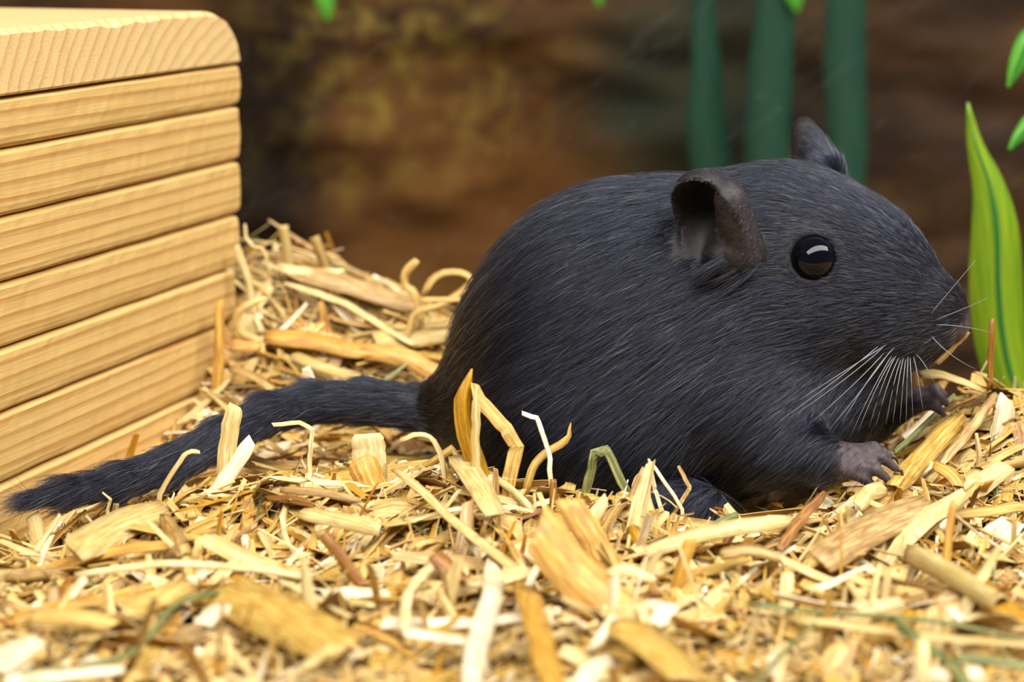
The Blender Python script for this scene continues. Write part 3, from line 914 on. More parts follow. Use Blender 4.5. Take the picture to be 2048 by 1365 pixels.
# the pieces one can follow in the photograph:
# (pixels, width in pixels, colour, kind, mode, depth, lean, label)   mode S stands up from its last point, L lies on the heap
HERO = [
 # centre front
 ([(990,1122),(986,1190),(956,1290),(938,1420)], 46, 'white', 'r', 'L', None, 0, 'bright white flat straw strip pointing up from the bottom edge of the picture'),
 ([(944,738),(926,800),(934,870),(962,958)], 44, 'amber', 'r', 'S', -3.1, 0.3, 'amber split straw standing before the gerbil rump with a forked tip'),
 ([(950,768),(960,800),(1012,858),(1034,894),(1018,960)], 30, 'straw', 'f', 'S', -3.2, 0.3, 'folded straw blade bent over beside the amber forked straw'),
 ([(955,772),(952,850)], 20, 'cream', 'r', 'S', -3.3, 0.1, 'small pale sliver on the face of the amber forked straw'),
 ([(918,912),(950,960),(992,1030)], 56, 'cream', 'r', 'L', None, 0, 'thick pale straw leaning in the middle below the amber forked straw'),
 ([(792,940),(850,985),(900,1035),(975,1095),(1062,1160)], 32, 'cream', 'r', 'L', None, 0, 'long pale straw slanting down to the right under the tail root'),
 ([(1044,826),(1074,836),(1086,868),(1098,905)], 11, 'white', 'f', 'S', -3.2, 0.1, 'tiny crooked pale fibre before the gerbil flank'),
 ([(1142,846),(1132,882),(1092,906),(1064,940),(1048,1000)], 17, 'straw', 'r', 'S', -3.2, 0.3, 'curved straw ending in a pointed flake before the gerbil flank'),
 ([(1168,1000),(1190,908),(1214,900),(1262,1000)], 21, 'green', 'f', 'S', -3.1, 0.1, 'greenish straw bent into an upside-down V below the gerbil belly'),
 ([(1290,938),(1262,1010),(1234,1100),(1206,1166)], 20, 'tan', 'r', 'S', -3.6, 0.4, 'straight tan straw standing beside the white frayed fibres'),
 ([(1206,1166),(1250,1140),(1312,1160)], 30, 'cream', 'r', 'L', None, 0, 'cream flake at the foot of the straight tan straw'),
 ([(1298,918),(1310,980),(1330,1040),(1350,1062)], 9, 'white', 'f', 'S', -3.2, 0.2, 'white frayed fibre hanging below the gerbil chest, inner strand'),
 ([(1302,924),(1340,980),(1366,1030),(1342,1062)], 8, 'white', 'r', 'S', -3.2, 0.2, 'white frayed fibre looping below the gerbil chest, outer strand'),
 ([(1300,930),(1282,985),(1305,1060)], 40, 'cream', 'r', 'S', -3.4, 0.3, 'pale triangular flake standing behind the white frayed fibres'),
 ([(1357,932),(1380,975),(1344,1032)], 9, 'tan', 'f', 'S', -3.1, 0.2, 'thin kinked straw bit standing alone before the gerbil chest'),
 ([(1292,1105),(1390,1072),(1490,1052),(1586,1042)], 36, 'cream', 'r', 'L', None, 0, 'long cream straw lying level below the gerbil chest with a hooked end'),
 ([(1388,1076),(1430,1052),(1476,1030)], 18, 'green', 'r', 'L', None, 0, 'grey-green straw end lying above the long cream straw'),
 ([(1382,1078),(1366,1130),(1346,1190)], 26, 'amber', 'r', 'S', None, 0.2, 'short amber stake crossing the long cream straw'),
 ([(1075,1050),(1160,1160),(1280,1250)], 100, 'amber', 'r', 'S', None, 0.3, 'broad amber straw slab slanting down in the centre foreground'),
 ([(1136,1000),(1180,1070),(1225,1150)], 58, 'amber', 'r', 'S', None, 0.3, 'amber straw slab standing above the broad amber one'),
 ([(1048,1160),(1075,1250),(1112,1400)], 56, 'amber', 'r', 'L', None, 0, 'tall amber straw right of the bright white strip at the bottom edge'),
 ([(862,1130),(818,1185),(808,1262)], 20, 'cream', 'r', 'L', None, 0, 'pale curved straw standing left of the bright white strip'),
 ([(806,1266),(870,1274),(944,1284)], 26, 'white', 'r', 'L', None, 0, 'white straw lying level against the bright white strip'),
 ([(868,1108),(910,1150),(966,1210)], 42, 'brown', 'r', 'S', None, 0.2, 'reddish brown straw slab left of the bright white strip'),
 ([(646,1066),(690,1125),(742,1196)], 26, 'brown', 'r', 'S', None, 0.2, 'narrow reddish brown straw slanting below the middle of the tail'),
 ([(1110,1010),(1106,960)], 14, 'brown', 't', 'S', -3.6, 0.0, 'tiny brown stub standing under the gerbil belly'),
 ([(1236,1240),(1320,1300),(1380,1360)], 100, 'straw', 'r', 'L', None, 0, 'broad yellow slab lying at the bottom right of the amber slabs'),
 ([(1180,1300),(1235,1235)], 24, 'white', 'r', 'L', None, 0, 'short white sliver beside the broad yellow slab'),
 ([(1290,1205),(1340,1215),(1310,1250)], 36, 'white', 'f', 'L', None, 0, 'small white folded flake above the broad yellow slab'),
 # left front
 ([(470,810),(462,850),(452,915)], 36, 'cream', 'r', 'S', -2.2, 0.2, 'pale straw stub standing in front of the tail'),
 ([(504,880),(450,960),(398,1045)], 34, 'white', 'r', 'S', -2.6, 0.5, 'bright white straw leaning down to the left in front of the tail'),
 ([(735,868),(738,905),(742,945)], 70, 'cream', 'r', 'S', -1.9, 0.1, 'broad pale flake standing below the tail root'),
 ([(722,915),(740,960),(770,1010)], 62, 'amber', 'r', 'S', -3.0, 0.2, 'broad amber chunk below the tail root'),
 ([(800,880),(850,870),(880,905)], 12, 'cream', 'r', 'S', -2.8, 0.1, 'thin arched pale straw under the tail root'),
 ([(545,850),(600,845),(625,860),(620,910)], 9, 'cream', 'f', 'S', -1.6, 0.1, 'thin pale straw bent sharply below the tail'),
 ([(400,905),(375,905),(350,935),(320,990)], 11, 'cream', 'r', 'S', -2.6, 0.1, 'thin hooked straw arching over the tail'),
 ([(205,985),(222,1000),(216,1020)], 6, 'cream', 'f', 'S', -2.9, 0.0, 'tiny bent fibre on the dark tail tip'),
 ([(430,1180),(540,1225),(690,1300)], 118, 'straw', 'r', 'L', None, 0, 'largest yellow slab lying at the bottom left of the bright white strip'),
 ([(480,1186),(390,1192),(340,1220),(296,1275),(230,1320),(40,1352)], 14, 'green', 'r', 'L', None, 0, 'long grey-green stem curving across the lower left corner'),
 ([(150,1105),(230,1055),(330,1015)], 84, 'cream', 'r', 'L', None, 0, 'broad pale flake lying below the tail tip'),
 ([(66,1028),(78,1080),(90,1135)], 32, 'cream', 'r', 'S', -3.6, 0.2, 'pale upright straw beside the tail tip at the hideout'),
 ([(150,1150),(330,1128),(500,1138),(620,1156)], 15, 'cream', 'r', 'L', None, 0, 'long thin pale straw lying almost level across the left foreground'),
 ([(248,1222),(310,1200),(384,1168)], 50, 'straw', 'r', 'L', None, 0, 'straw-coloured flake with a square end above the grey-green stem'),
 ([(330,1030),(370,1110)], 34, 'tan', 'r', 'L', None, 0, 'tan split straw leaning on the broad pale flake'),
 ([(-10,1335),(40,1300),(80,1278)], 56, 'white', 'r', 'L', None, 0, 'white flake at the left edge of the lower left corner'),
 ([(10,1362),(120,1352),(250,1338)], 24, 'white', 'r', 'L', None, 0, 'long white straw lying along the bottom left edge'),
 ([(60,1235),(150,1235),(230,1250)], 40, 'straw', 'r', 'L', None, 0, 'yellow straw lying level above the grey-green stem at the left'),
 ([(405,1250),(430,1225),(470,1215)], 36, 'white', 'r', 'L', None, 0, 'small white flake on the left end of the largest yellow slab'),
 ([(560,1160),(640,1200),(700,1235)], 22, 'cream', 'r', 'L', None, 0, 'pale straw slanting over the largest yellow slab'),
 ([(690,1240),(660,1300),(600,1340)], 20, 'cream', 'f', 'L', None, 0, 'pale straw at the right end of the largest yellow slab'),
 ([(490,1070),(495,1110)], 18, 'white', 'r', 'S', None, 0.1, 'tiny white upright flake in the left foreground'),
 ([(600,1025),(700,1045),(760,1060)], 36, 'cream', 'r', 'L', None, 0, 'pale split straw lying below the broad amber chunk'),
 ([(560,980),(640,985),(720,1000)], 20, 'tan', 'r', 'L', None, 0, 'tan straw lying level left of the broad amber chunk'),
 # right front
 ([(1500,1206),(1620,1222),(1760,1232),(1900,1246),(2060,1284)], 13, 'green', 'r', 'L', None, 0, 'long thin green stem crossing the right foreground'),
 ([(1786,1236),(1850,1288),(1905,1330),(1950,1400)], 27, 'green', 'r', 'L', None, 0, 'thick pale green stem slanting into the bottom right edge'),
 ([(1630,1245),(1566,1306),(1500,1380)], 9, 'green', 'r', 'L', None, 0, 'thinnest green stem slanting down left in the right foreground'),
 ([(1910,1316),(1980,1322),(2070,1335)], 22, 'green', 'r', 'L', None, 0, 'short green stem in the bottom right corner'),
 ([(1580,1236),(1740,1256),(1860,1272),(2060,1290)], 30, 'cream', 'r', 'L', None, 0, 'long cream straw lying under the long thin green stem'),
 ([(1826,1110),(1900,1150),(2004,1212)], 46, 'cream', 't', 'L', None, 0, 'thick cream stalk with a cut white end at the right'),
 ([(1640,1122),(1740,1060),(1860,1005)], 72, 'tan', 'r', 'L', None, 0, 'broad tan fibrous slab lying right of the gerbil chest'),
 ([(1622,1082),(1662,1040),(1714,1006)], 20, 'white', 'r', 'S', -3.6, 0.3, 'white sliver standing above the broad tan slab'),
 ([(1716,1014),(1742,985),(1772,978)], 34, 'cream', 'r', 'L', None, 0, 'cream flake below the gerbil fingers'),
 ([(1560,1100),(1600,1040),(1650,985)], 22, 'brown', 'r', 'L', None, 0, 'brown straw leaning in the shadow under the gerbil chest'),
 ([(1790,975),(1850,910),(1925,830)], 42, 'straw', 'r', 'L', None, 0, 'wide yellow straw sloping up right of the gerbil paw'),
 ([(1880,930),(1940,860),(1990,790)], 20, 'tan', 'r', 'L', None, 0, 'narrow tan straw parallel to the wide yellow one by the paw'),
 ([(1790,905),(1850,850),(1910,790)], 12, 'green', 'r', 'L', None, 0, 'thin olive straw running up from the gerbil paw'),
 ([(2002,786),(2010,830),(1996,888)], 48, 'white', 'r', 'S', None, 0.2, 'white triangular flake in front of the big leaf base'),
 ([(1930,838),(1960,805),(1996,778)], 36, 'cream', 'r', 'S', None, 0.2, 'pale flake leaning beside the white triangular one'),
 ([(1986,638),(1982,720),(1980,820)], 14, 'brown', 'r', 'S', 0.5, 0.1, 'thin reddish stalk standing in front of the big leaf'),
 ([(1936,664),(1900,700),(1872,728)], 14, 'tan', 'r', 'S', -1.4, 0.0, 'short straw piece held at the gerbil mouth'),
 ([(1836,748),(1890,750),(1960,776)], 34, 'cream', 'r', 'S', -0.6, 0.0, 'pale straw lump in front of the gerbil mouth'),
 ([(1868,926),(1910,955),(1940,998),(1972,966)], 40, 'amber', 'r', 'L', None, 0, 'amber curled straw right of the gerbil paw'),
 ([(1936,986),(1972,962),(2012,930)], 44, 'cream', 'r', 'L', None, 0, 'pale square-ended flake at the right edge above the amber curl'),
 ([(1908,1000),(1896,1090),(1888,1180)], 18, 'amber', 'r', 'S', None, 0.3, 'thin upright amber straw at the right'),
 ([(1930,1150),(1990,1200),(2060,1250)], 60, 'amber', 'r', 'L', None, 0, 'amber slab at the right edge behind the thick cream stalk'),
 ([(2060,1010),(1980,1022),(1880,1030)], 26, 'straw', 'r', 'L', None, 0, 'long yellow straw lying level at the right edge'),
 ([(1540,1312),(1552,1345),(1570,1380)], 28, 'white', 'r', 'S', None, 0.1, 'white flake standing at the bottom edge below the thinnest green stem'),
 ([(1862,1340),(1885,1360)], 36, 'white', 'r', 'L', None, 0, 'white chip at the bottom edge beside the thick pale green stem'),
 ([(1938,1350),(1966,1346)], 34, 'white', 'r', 'L', None, 0, 'white chip nearest the bottom right corner'),
 ([(1896,1216),(1925,1240)], 26, 'white', 'r', 'L', None, 0, 'white chip above the long thin green stem'),
 ([(1440,1110),(1500,1100),(1570,1120)], 30, 'tan', 'r', 'L', None, 0, 'tan arched straw below the hooked cream straw'),
 ([(1470,1120),(1500,1080),(1520,1055)], 26, 'tan', 'r', 'S', None, 0.1, 'tan prop standing under the hooked cream straw'),
 # behind, between hideout and gerbil
 ([(566,452),(572,490),(580,548)], 22, 'cream', 't', 'S', 6.3, 0.0, 'cream straw stub standing on the heap beside the hideout'),
 ([(628,474),(642,510),(660,560)], 23, 'tan', 't', 'S', 6.2, 0.1, 'tan cut stalk standing on the heap behind the tail'),
 ([(490,448),(492,474),(506,492),(530,505)], 7, 'cream', 'r', 'S', 6.0, 0.0, 'thin curled fibre on the heap against the hideout edge'),
 ([(474,490),(486,530),(500,570)], 16, 'cream', 'r', 'S', 5.2, 0.0, 'pale straw leaning on the hideout corner'),
 ([(690,540),(640,545),(560,535)], 30, 'cream', 'r', 'L', None, 0, 'pale pointed straw on top of the back heap'),
 ([(580,540),(700,572),(850,618)], 46, 'tan', 'r', 'L', None, 0, 'wide greyish straw sloping down the top of the back heap'),
 ([(570,566),(690,606),(760,650),(830,690)], 26, 'cream', 'r', 'L', None, 0, 'cream straw under the wide greyish one on the back heap'),
 ([(530,672),(620,680),(700,698),(760,700)], 44, 'amber', 'r', 'L', None, 0, 'golden wide straw lying in the middle of the back heap'),
 ([(720,700),(810,715),(905,770)], 40, 'amber', 'r', 'L', None, 0, 'golden straw running towards the tail root on the back heap'),
 ([(750,682),(820,675),(915,655)], 52, 'cream', 'r', 'L', None, 0, 'pale fan-shaped flake touching the gerbil rump'),
 ([(846,590),(872,552),(922,544),(940,568),(880,612),(826,632)], 15, 'straw', 'r', 'S', 4.6, 0.0, 'looped straw ribbon standing behind the gerbil rump'),
 ([(834,520),(812,545),(812,572),(834,594)], 18, 'straw', 'r', 'S', 4.9, 0.0, 'small frayed curl left of the looped straw ribbon'),
 ([(840,600),(890,600),(936,618)], 14, 'amber', 'r', 'S', 4.3, 0.0, 'short amber straw under the looped ribbon'),
 ([(530,596),(480,620),(478,660),(520,690)], 16, 'straw', 'r', 'S', 4.3, 0.0, 'straw curled into an open ring beside the hideout'),
 ([(462,690),(520,692)], 28, 'amber', 'r', 'L', None, 0, 'short amber straw touching the hideout edge'),
 ([(462,735),(520,760),(560,795)], 24, 'tan', 'r', 'L', None, 0, 'tan straw slanting down to the tail beside the hideout'),
 ([(585,710),(660,740),(720,755)], 26, 'cream', 'r', 'L', None, 0, 'pale straw lying just above the tail'),
 ([(612,735),(625,780)], 20, 'white', 'r', 'S', 2.6, 0.0, 'small white flake hanging just above the tail'),
 ([(440,600),(438,700),(432,815)], 20, 'amber', 'r', 'S', 3.6, 0.6, 'yellowish blade standing against the lower hideout corner'),
]
def piece_mesh(ctrl, wpx, kind, seed, lying, pointed):
    rs = np.random.default_rng(seed)
    depth = np.mean([(np.asarray(c) - CAM) @ FWD for c in ctrl])
    w = wpx * depth / F
    pts = resample(ctrl, 12, kind == 'f')
    if kind == 't':
        return stalk(pts, w * 0.5 * np.linspace(1.0, 0.92, len(pts)))
    n = len(pts)
    prof = np.interp(np.linspace(0, 1, n), [0, 0.12, 0.85, 1], [rs.uniform(0.45, 0.9), 1.0, 1.0, rs.uniform(0.45, 0.9)])
    if pointed: prof = np.interp(np.linspace(0, 1, n), [0, 0.3, 0.85, 1], [0.08, 0.95, 1.0, 0.8])
    up = (np.array([0.2, -0.55, 0.75]) if lying else -FWD * 0.75 + np.array([0.3, 0, 0.6])) + rs.normal(0, 0.15, 3)
    jit = rs.normal(0, 0.005, (n, 3)); jit[0] = 0
    return ribbon(pts + jit, w * prof * rs.uniform(0.95, 1.04, n), up, thick=min(0.04, 0.012 + w * 0.05), camber=rs.uniform(0.08, 0.2) if wpx < 45 else 0.05, twist=rs.uniform(-0.3, 0.3), slant=(rs.uniform(-.6, .6), rs.uniform(-.6, .6)))
for hi_, (px, wpx, colr, kind, mode, Y, lean, lab) in enumerate(HERO):
    if mode == 'S':
        if Y is None:
            base = surf(px[-1][0], px[-1][1], 0.0); Yb = base[1]
        else:
            Yb = Y
        m = len(px)
        ctrl = [P(a, b, Yb + lean * (m - 1 - i) / max(1, m - 1)) for i, (a, b) in enumerate(px)]
        e = ctrl[-1]; g = float(heap(e[0], e[1]))
        if e[2] > g + 0.05 and 'mouth' not in lab:          # let its foot reach into the litter
            d = e - ctrl[-2]; d = d / np.linalg.norm(d)
            f = e + np.array([d[0] * 0.3, -0.1, 0]) * min(1.0, e[2] - g)
            ctrl.append(np.array([f[0], f[1], float(heap(f[0], f[1])) - 0.1]))
    else:
        ctrl = [surf(a, b, 0.52) for a, b in px]
        y = np.array([c[1] for c in ctrl]); 
        if len(y) > 2:                                 # keep lying pieces from jumping in depth
            f = np.polyfit(np.arange(len(y)), y, 1); y2 = np.polyval(f, np.arange(len(y)))
            ctrl = [P(a, b, yy) for (a, b), yy in zip(px, y2)]
    V, Fc, UV = piece_mesh(ctrl, wpx, kind, 100 + hi_, mode == 'L', any(k in lab for k in ('forked tip', 'pointed', 'triangular', 'sliver', 'curved straw ending')))
    if kind == 'r' or kind == 'f':
        name = 'straw_flake' if wpx > 30 else ('straw_fibre' if wpx < 12 else 'straw_strip')
    else:
        name = 'straw_stalk'
    if colr == 'green': name = 'grass_stem'
    o = mesh_obj(name, V, Fc, STRAW[colr], uv=UV, smooth=(kind != 'f'))
    tag(o, lab, 'straw', 'straw pieces one can follow singly')

def rand_piece(x, y, big, rs, zlo=-0.34, zhi=0.04):
    h = float(heap(x, y))
    if big:
        L = rs.uniform(1.2, 3.0); w = float(np.clip(rs.lognormal(-1.62, 0.5), 0.07, 0.48))
    else:
        L = min(3.0, rs.lognormal(0.12, 0.45)); w = float(np.clip(rs.lognormal(-2.25, 0.8), 0.02, 0.50))
    yaw = (rs.uniform(0, 2 * math.pi) if rs.random() < 0.55 else rs.normal(0.95, 0.4)) if y < 2 else rs.normal(-0.15, 0.55)
    e = 0.1
    d = np.array([math.cos(yaw), math.sin(yaw), 0])
    slope = (heap(x + e * d[0], y + e * d[1]) - heap(x - e * d[0], y - e * d[1])) / (2 * e)
    pitch = math.atan(float(slope)) + rs.normal(0, 0.20 if rs.random() < 0.80 else 0.6)
    d = np.array([math.cos(yaw) * math.cos(pitch), math.sin(yaw) * math.cos(pitch), math.sin(pitch)])
    c = np.array([x, y, h + rs.uniform(zlo, zhi)])
    s = np.linspace(-0.5, 0.5, 5)[:, None] * L
    side = np.cross(d, [0, 0, 1.0]); side /= np.linalg.norm(side) + 1e-9
    upv = np.cross(side, d)
    bend = rs.normal(0, 0.05) * L; bend2 = rs.normal(0, 0.05) * L
    q = (s / (0.5 * L)) ** 2
    pts = c + d * s + upv * bend * (0.5 - q) + side * bend2 * (0.5 - q)
    up = upv + side * rs.normal(0, 0.55) + rs.normal(0, 0.1, 3)
    return pts, w, up
def ok_piece(pts):
    if (gd_at(pts) < 0.10).any(): return False
    if in_block(pts, 0.05).any(): return False
    return True
def blocks_view(pts):
    """big loose pieces keep clear of the animal as the camera sees it"""
    q = pts - CAM; dz = q @ FWD
    px = 1024 + F * q[:, 0] / dz; py = 682.5 - F * (q @ UP) / dz
    body_top = np.interp(px, [0, 440, 900, 1000, 1300, 1450, 1600, 1700, 1790, 1900, 2048], [1040, 960, 890, 940, 1010, 1060, 1030, 1000, 960, 820, 800])
    heap_top = np.interp(px, [440, 520, 600, 700, 850, 940, 1000], [505, 515, 530, 560, 618, 645, 690])
    return bool(((py < body_top) & (pts[:, 1] < 2.4)).any() or ((py < heap_top) & (pts[:, 1] >= 2.4) & (px < 1000)).any())
def pix(p):
    q = np.asarray(p) - CAM; dz = q @ FWD
    return np.array([1024 + F * q[0] / dz, 682.5 - F * (q @ UP) / dz])
def in_frame(pts):
    a = pix(pts.mean(0))
    return 15 < a[0] < 2033 and a[1] < 1350
# things one can find, to say where a loose piece lies (photo pixels)
MARKS = [((962, 1240), 'bright white strip'), ((1080, 1290), 'tall amber straw'), ((1165, 1150), 'broad amber slab'), ((560, 1240), 'largest yellow slab'),
         ((300, 1265), 'grey-green curved stem'), ((235, 1055), 'broad pale flake under the tail tip'), ((1725, 930), 'gerbil paw'), ((1740, 1065), 'broad tan slab'),
         ((1915, 1160), 'thick cream stalk'), ((1860, 1290), 'thick pale green stem'), ((1640, 1224), 'left half of the long green stem'), ((1565, 1310), 'thinnest green stem'),
         ((1440, 1062), 'long cream straw with hooked end'), ((690, 1130), 'narrow reddish brown straw'), ((912, 1155), 'reddish brown slab'), ((455, 960), 'white straw before the tail'),
         ((745, 960), 'amber chunk below the tail root'), ((940, 830), 'amber forked straw'), ((1215, 930), 'greenish upside-down V'), ((1330, 990), 'white frayed fibres'),
         ((1920, 960), 'amber curled straw'), ((2005, 840), 'white triangular flake'), ((1990, 640), 'big leaf'), ((640, 515), 'tan cut stalk on the heap'),
         ((880, 590), 'looped ribbon behind the rump'), ((640, 690), 'golden straw on the heap'), ((490, 640), 'straw ring beside the hideout'), ((40, 1315), 'white flake in the lower left corner'),
         ((380, 1135), 'long thin pale straw at the left'), ((1310, 1300), 'broad yellow slab'), ((80, 1085), 'upright straw at the hideout'), ((600, 800), 'middle of the tail'), ((1230, 1090), 'straight tan straw')]
def where(p):
    a = pix(p)
    d = [np.hypot(*(a - np.array(m[0]))) for m in MARKS]
    i = int(np.argmin(d)); v = a - np.array(MARKS[i][0])
    if d[i] < 30: s = 'right at'
    elif abs(v[0]) > 1.3 * abs(v[1]): s = 'to the right of' if v[0] > 0 else 'to the left of'
    elif abs(v[1]) > 1.3 * abs(v[0]): s = 'below' if v[1] > 0 else 'above'
    else: s = ('below right of' if v[0] > 0 else 'below left of') if v[1] > 0 else ('above right of' if v[0] > 0 else 'above left of')
    return s + ' the ' + MARKS[i][1]
SEEN = {}
rs = np.random.default_rng(5)
CW = {'cream': 'cream', 'straw': 'yellow', 'amber': 'amber', 'tan': 'tan', 'white': 'whitish', 'brown': 'brown', 'green': 'greenish'}
def region(x, y):
    if y > 2.2: return 'on the heap behind the tail'
    if x > 6.5: return 'on the mound at the right under the big leaf'
    if y < -6.0: return 'near the bottom edge, left of the white strip' if x < -0.6 else 'near the bottom edge, right of the white strip'
    return 'in the belt before the tail' if x < -1.0 else 'in the belt before the gerbil'
cnt = 0; tries = 0
while cnt < 300 - len(HERO) and tries < 4000:
    tries += 1
    r = rs.random()
    if r < 0.14: x, y = rs.uniform(-6.5, -1.0), rs.uniform(3.0, 7.5)
    elif r < 0.24: x, y = rs.uniform(7.0, 10.5), rs.uniform(-2.0, 1.0)
    else:
        y = rs.uniform(-9.5, -1.6); hw = (36 + y) * 0.265; x = rs.uniform(-hw, hw)
    pts, w, up = rand_piece(x, y, True, rs, 0.02, 0.24)
    if not ok_piece(pts) or blocks_view(pts) or not in_frame(pts): continue
    colr = rs.choice(SKEYS, p=[.35, .29, .13, .12, .07, .03, .01])
    if colr == 'green': w = min(w, 0.10)
    if rs.random() < 0.08:
        V, Fc, UV = stalk(pts, min(w, 0.22) * 0.5); nm = 'straw_stalk'
    else:
        V, Fc, UV = ribbon(pts, w * np.array([rs.uniform(.5, 1), 1, 1, 1, rs.uniform(.5, 1)]), up, 0.018, rs.uniform(.05, .2), rs.normal(0, .3), (rs.uniform(-.7, .7), rs.uniform(-.7, .7)))
        nm = 'straw_flake' if w > 0.27 else 'straw_strip'
    o = mesh_obj(nm, V, Fc, STRAW[colr], uv=UV, smooth=(nm == 'straw_stalk'))
    kindw = {'straw_stalk': 'round stalk', 'straw_flake': 'broad flake', 'straw_strip': 'narrow strip'}[nm]
    ln = np.linalg.norm(pts[-1] - pts[0])
    sz = 'long ' if ln > 2.3 else ('short ' if ln < 1.6 else '')
    lab = '%s%s %s %s' % (sz, CW[colr], kindw, where(pts.mean(0)))
    tag(o, lab, 'straw', 'loose larger straw pieces ' + region(x, y))
    SEEN.setdefault(lab, []).append(o)
    cnt += 1

for lab, obs in SEEN.items():                     # tell look-alikes in one spot apart by their place
    if len(obs) > 1:
        obs.sort(key=lambda o: pix(np.array(world_loc(o)) / S)[0])
        words = ['left one', 'right one'] if len(obs) == 2 else ['leftmost one', 'middle one', 'rightmost one']
        if len(obs) <= 3:
            for o, wd in zip(obs, words): o['label'] = lab + ', ' + wd
def bedding():
    AV = []; AF = []; AU = []; MI = []; base = 0
    n = 0
    for it in range(20000):
        r = rs.random()
        if r < 0.20: x, y = rs.uniform(-8.0, 1.0), rs.uniform(2.0, 9.5)
        elif r < 0.30: x, y = rs.uniform(5.5, 12), rs.uniform(-2.5, 4.0)
        else:
            y = rs.uniform(-12.0, 2.0); hw = (36 + y) * 0.30; x = rs.uniform(-hw, hw)
        pts, w, up = rand_piece(x, y, False, rs)
        if not ok_piece(pts) or (blocks_view(pts) and rs.random() < 0.9): continue
        V, Fc, UV = ribbon(pts, w * np.array([rs.uniform(.4, 1), 1, 1, 1, rs.uniform(.4, 1)]), up, 0.012, rs.uniform(.05, .25), rs.normal(0, .4), (rs.uniform(-.8, .8), rs.uniform(-.8, .8)))
        AV.append(V); AU.append(UV); AF += [tuple(i + base for i in f) for f in Fc]; base += len(V)
        ck = int(rs.choice(7, p=[.34, .30, .13, .11, .07, .03, .02]))
        MI += [ck if ck != 6 or w < 0.10 else 1] * len(Fc)
    o = mesh_obj('straw_bedding', np.concatenate(AV), AF, [STRAW[k] for k in SKEYS], uv=np.concatenate(AU), mat_idx=MI, origin=(0, 0, 0), smooth=False)
    tag(o, 'deep litter of small chopped yellow straw covering the floor', 'straw litter', kind='stuff')
bedding()
# ------------------------------------------------------------------ plants and glass
def leaf_mat(name, c1, c2, c3):
    m, nt, out = new_mat(name)
    L = nt.links.new
    uvn = N(nt, 'ShaderNodeUVMap')
    mp = N(nt, 'ShaderNodeMapping'); mp.inputs['Scale'].default_value = (9.0, 0.5, 1)
    L(uvn.outputs[0], mp.inputs['Vector'])
    n = N(nt, 'ShaderNodeTexNoise', Scale=1.2, Detail=3.0); L(mp.outputs[0], n.inputs['Vector'])
    r = ramp(nt, [(0.32, c1), (0.5, c2), (0.68, c3)]); L(n.outputs[0], r.inputs[0])
    b = N(nt, 'ShaderNodeBsdfPrincipled', Roughness=0.45); L(r.outputs[0], b.inputs['Base Color'])
    tr = N(nt, 'ShaderNodeBsdfTranslucent'); L(r.outputs[0], tr.inputs['Color'])
    mx = N(nt, 'ShaderNodeMixShader'); mx.inputs[0].default_value = 0.25
    L(b.outputs[0], mx.inputs[1]); L(tr.outputs[0], mx.inputs[2]); L(mx.outputs[0], out.inputs[0])
    return m
lf_bright = leaf_mat('leaf_yellow_green', lin((84, 134, 24)), lin((116, 148, 20)), lin((134, 156, 22)))
lf_green = leaf_mat('leaf_green', lin((40, 120, 36)), lin((76, 158, 40)), lin((110, 176, 48)))
lf_dark = leaf_mat('reed_dark_green', lin((18, 54, 42)), lin((24, 64, 47)), lin((32, 70, 47)))
rib_m = plain_mat('leaf_rib_green', lin((24, 92, 38)), 0.5, 0.4)
def leaf(parent, px, ws, Y, mat, dY=0.0, rib=True, camber=0.10, facing=None):
    m = len(px)
    ctrl = [P(a, b, Y + dY * i / (m - 1)) for i, (a, b) in enumerate(px)]
    pts = resample(ctrl, 24, False)
    depth = (ctrl[0] - CAM) @ FWD
    w = np.interp(np.linspace(0, 1, len(pts)), np.linspace(0, 1, m), ws) * depth / F
    up = (-FWD + np.array([0.15, 0, 0.2])) if facing is None else facing
    V, Fc, UV = ribbon(pts, w, up, 0.03, camber)
    o = mesh_obj('leaf', V, Fc, mat, parent=parent, uv=UV)
    if rib:
        t = np.gradient(pts, axis=0); t /= np.linalg.norm(t, axis=1, keepdims=True)
        sd = np.cross(t, up); sd /= np.linalg.norm(sd, axis=1, keepdims=True); nr = np.cross(sd, t)
        q = pts + nr * (camber * w)[:, None]
        V, Fc, UV = ribbon(q[2:], np.clip(w[2:] * 0.10, 0.02, 0.16), up, 0.05, 0.3)
        mesh_obj('midrib', V, Fc, rib_m, parent=o, uv=UV)
    return o
stem_px = [(2130, 780), (2120, 500), (2110, 150), (2100, -150)]
pb = P(2130, 820, 7.9); 
plant = empty('broadleaf_plant', (pb[0], pb[1], heap(pb[0], pb[1])))
tag(plant, 'bright yellow-green broad-leaved plant at the right edge behind the gerbil nose', 'plant')
V, Fc = taper([P(a, b, 7.9) for a, b in [(2130, 840)] + stem_px], [0.22, 0.20, 0.18, 0.15, 0.1], 10)
mesh_obj('stem', V, Fc, lf_green, parent=plant)
leaf(plant, [(1936, 205), (1950, 290), (1976, 370), (1990, 460), (1992, 560), (2002, 680), (2030, 780), (2100, 880)], [4, 34, 66, 100, 116, 118, 104, 50], 7.5, lf_bright, 0.4)
leaf(plant, [(2016, 176), (2034, 130), (2060, 80), (2110, 40)], [6, 34, 50, 30], 7.8, lf_green, 0.2)
leaf(plant, [(2018, 300), (2040, 270), (2070, 240), (2112, 215)], [6, 26, 40, 26], 7.8, lf_green, 0.2)
rb = P(1620, 640, 26.0)
reed = empty('reed_plant', (rb[0], rb[1], heap(rb[0], rb[1])))
tag(reed, 'dark green upright reeds standing blurred behind the far ear', 'plant')
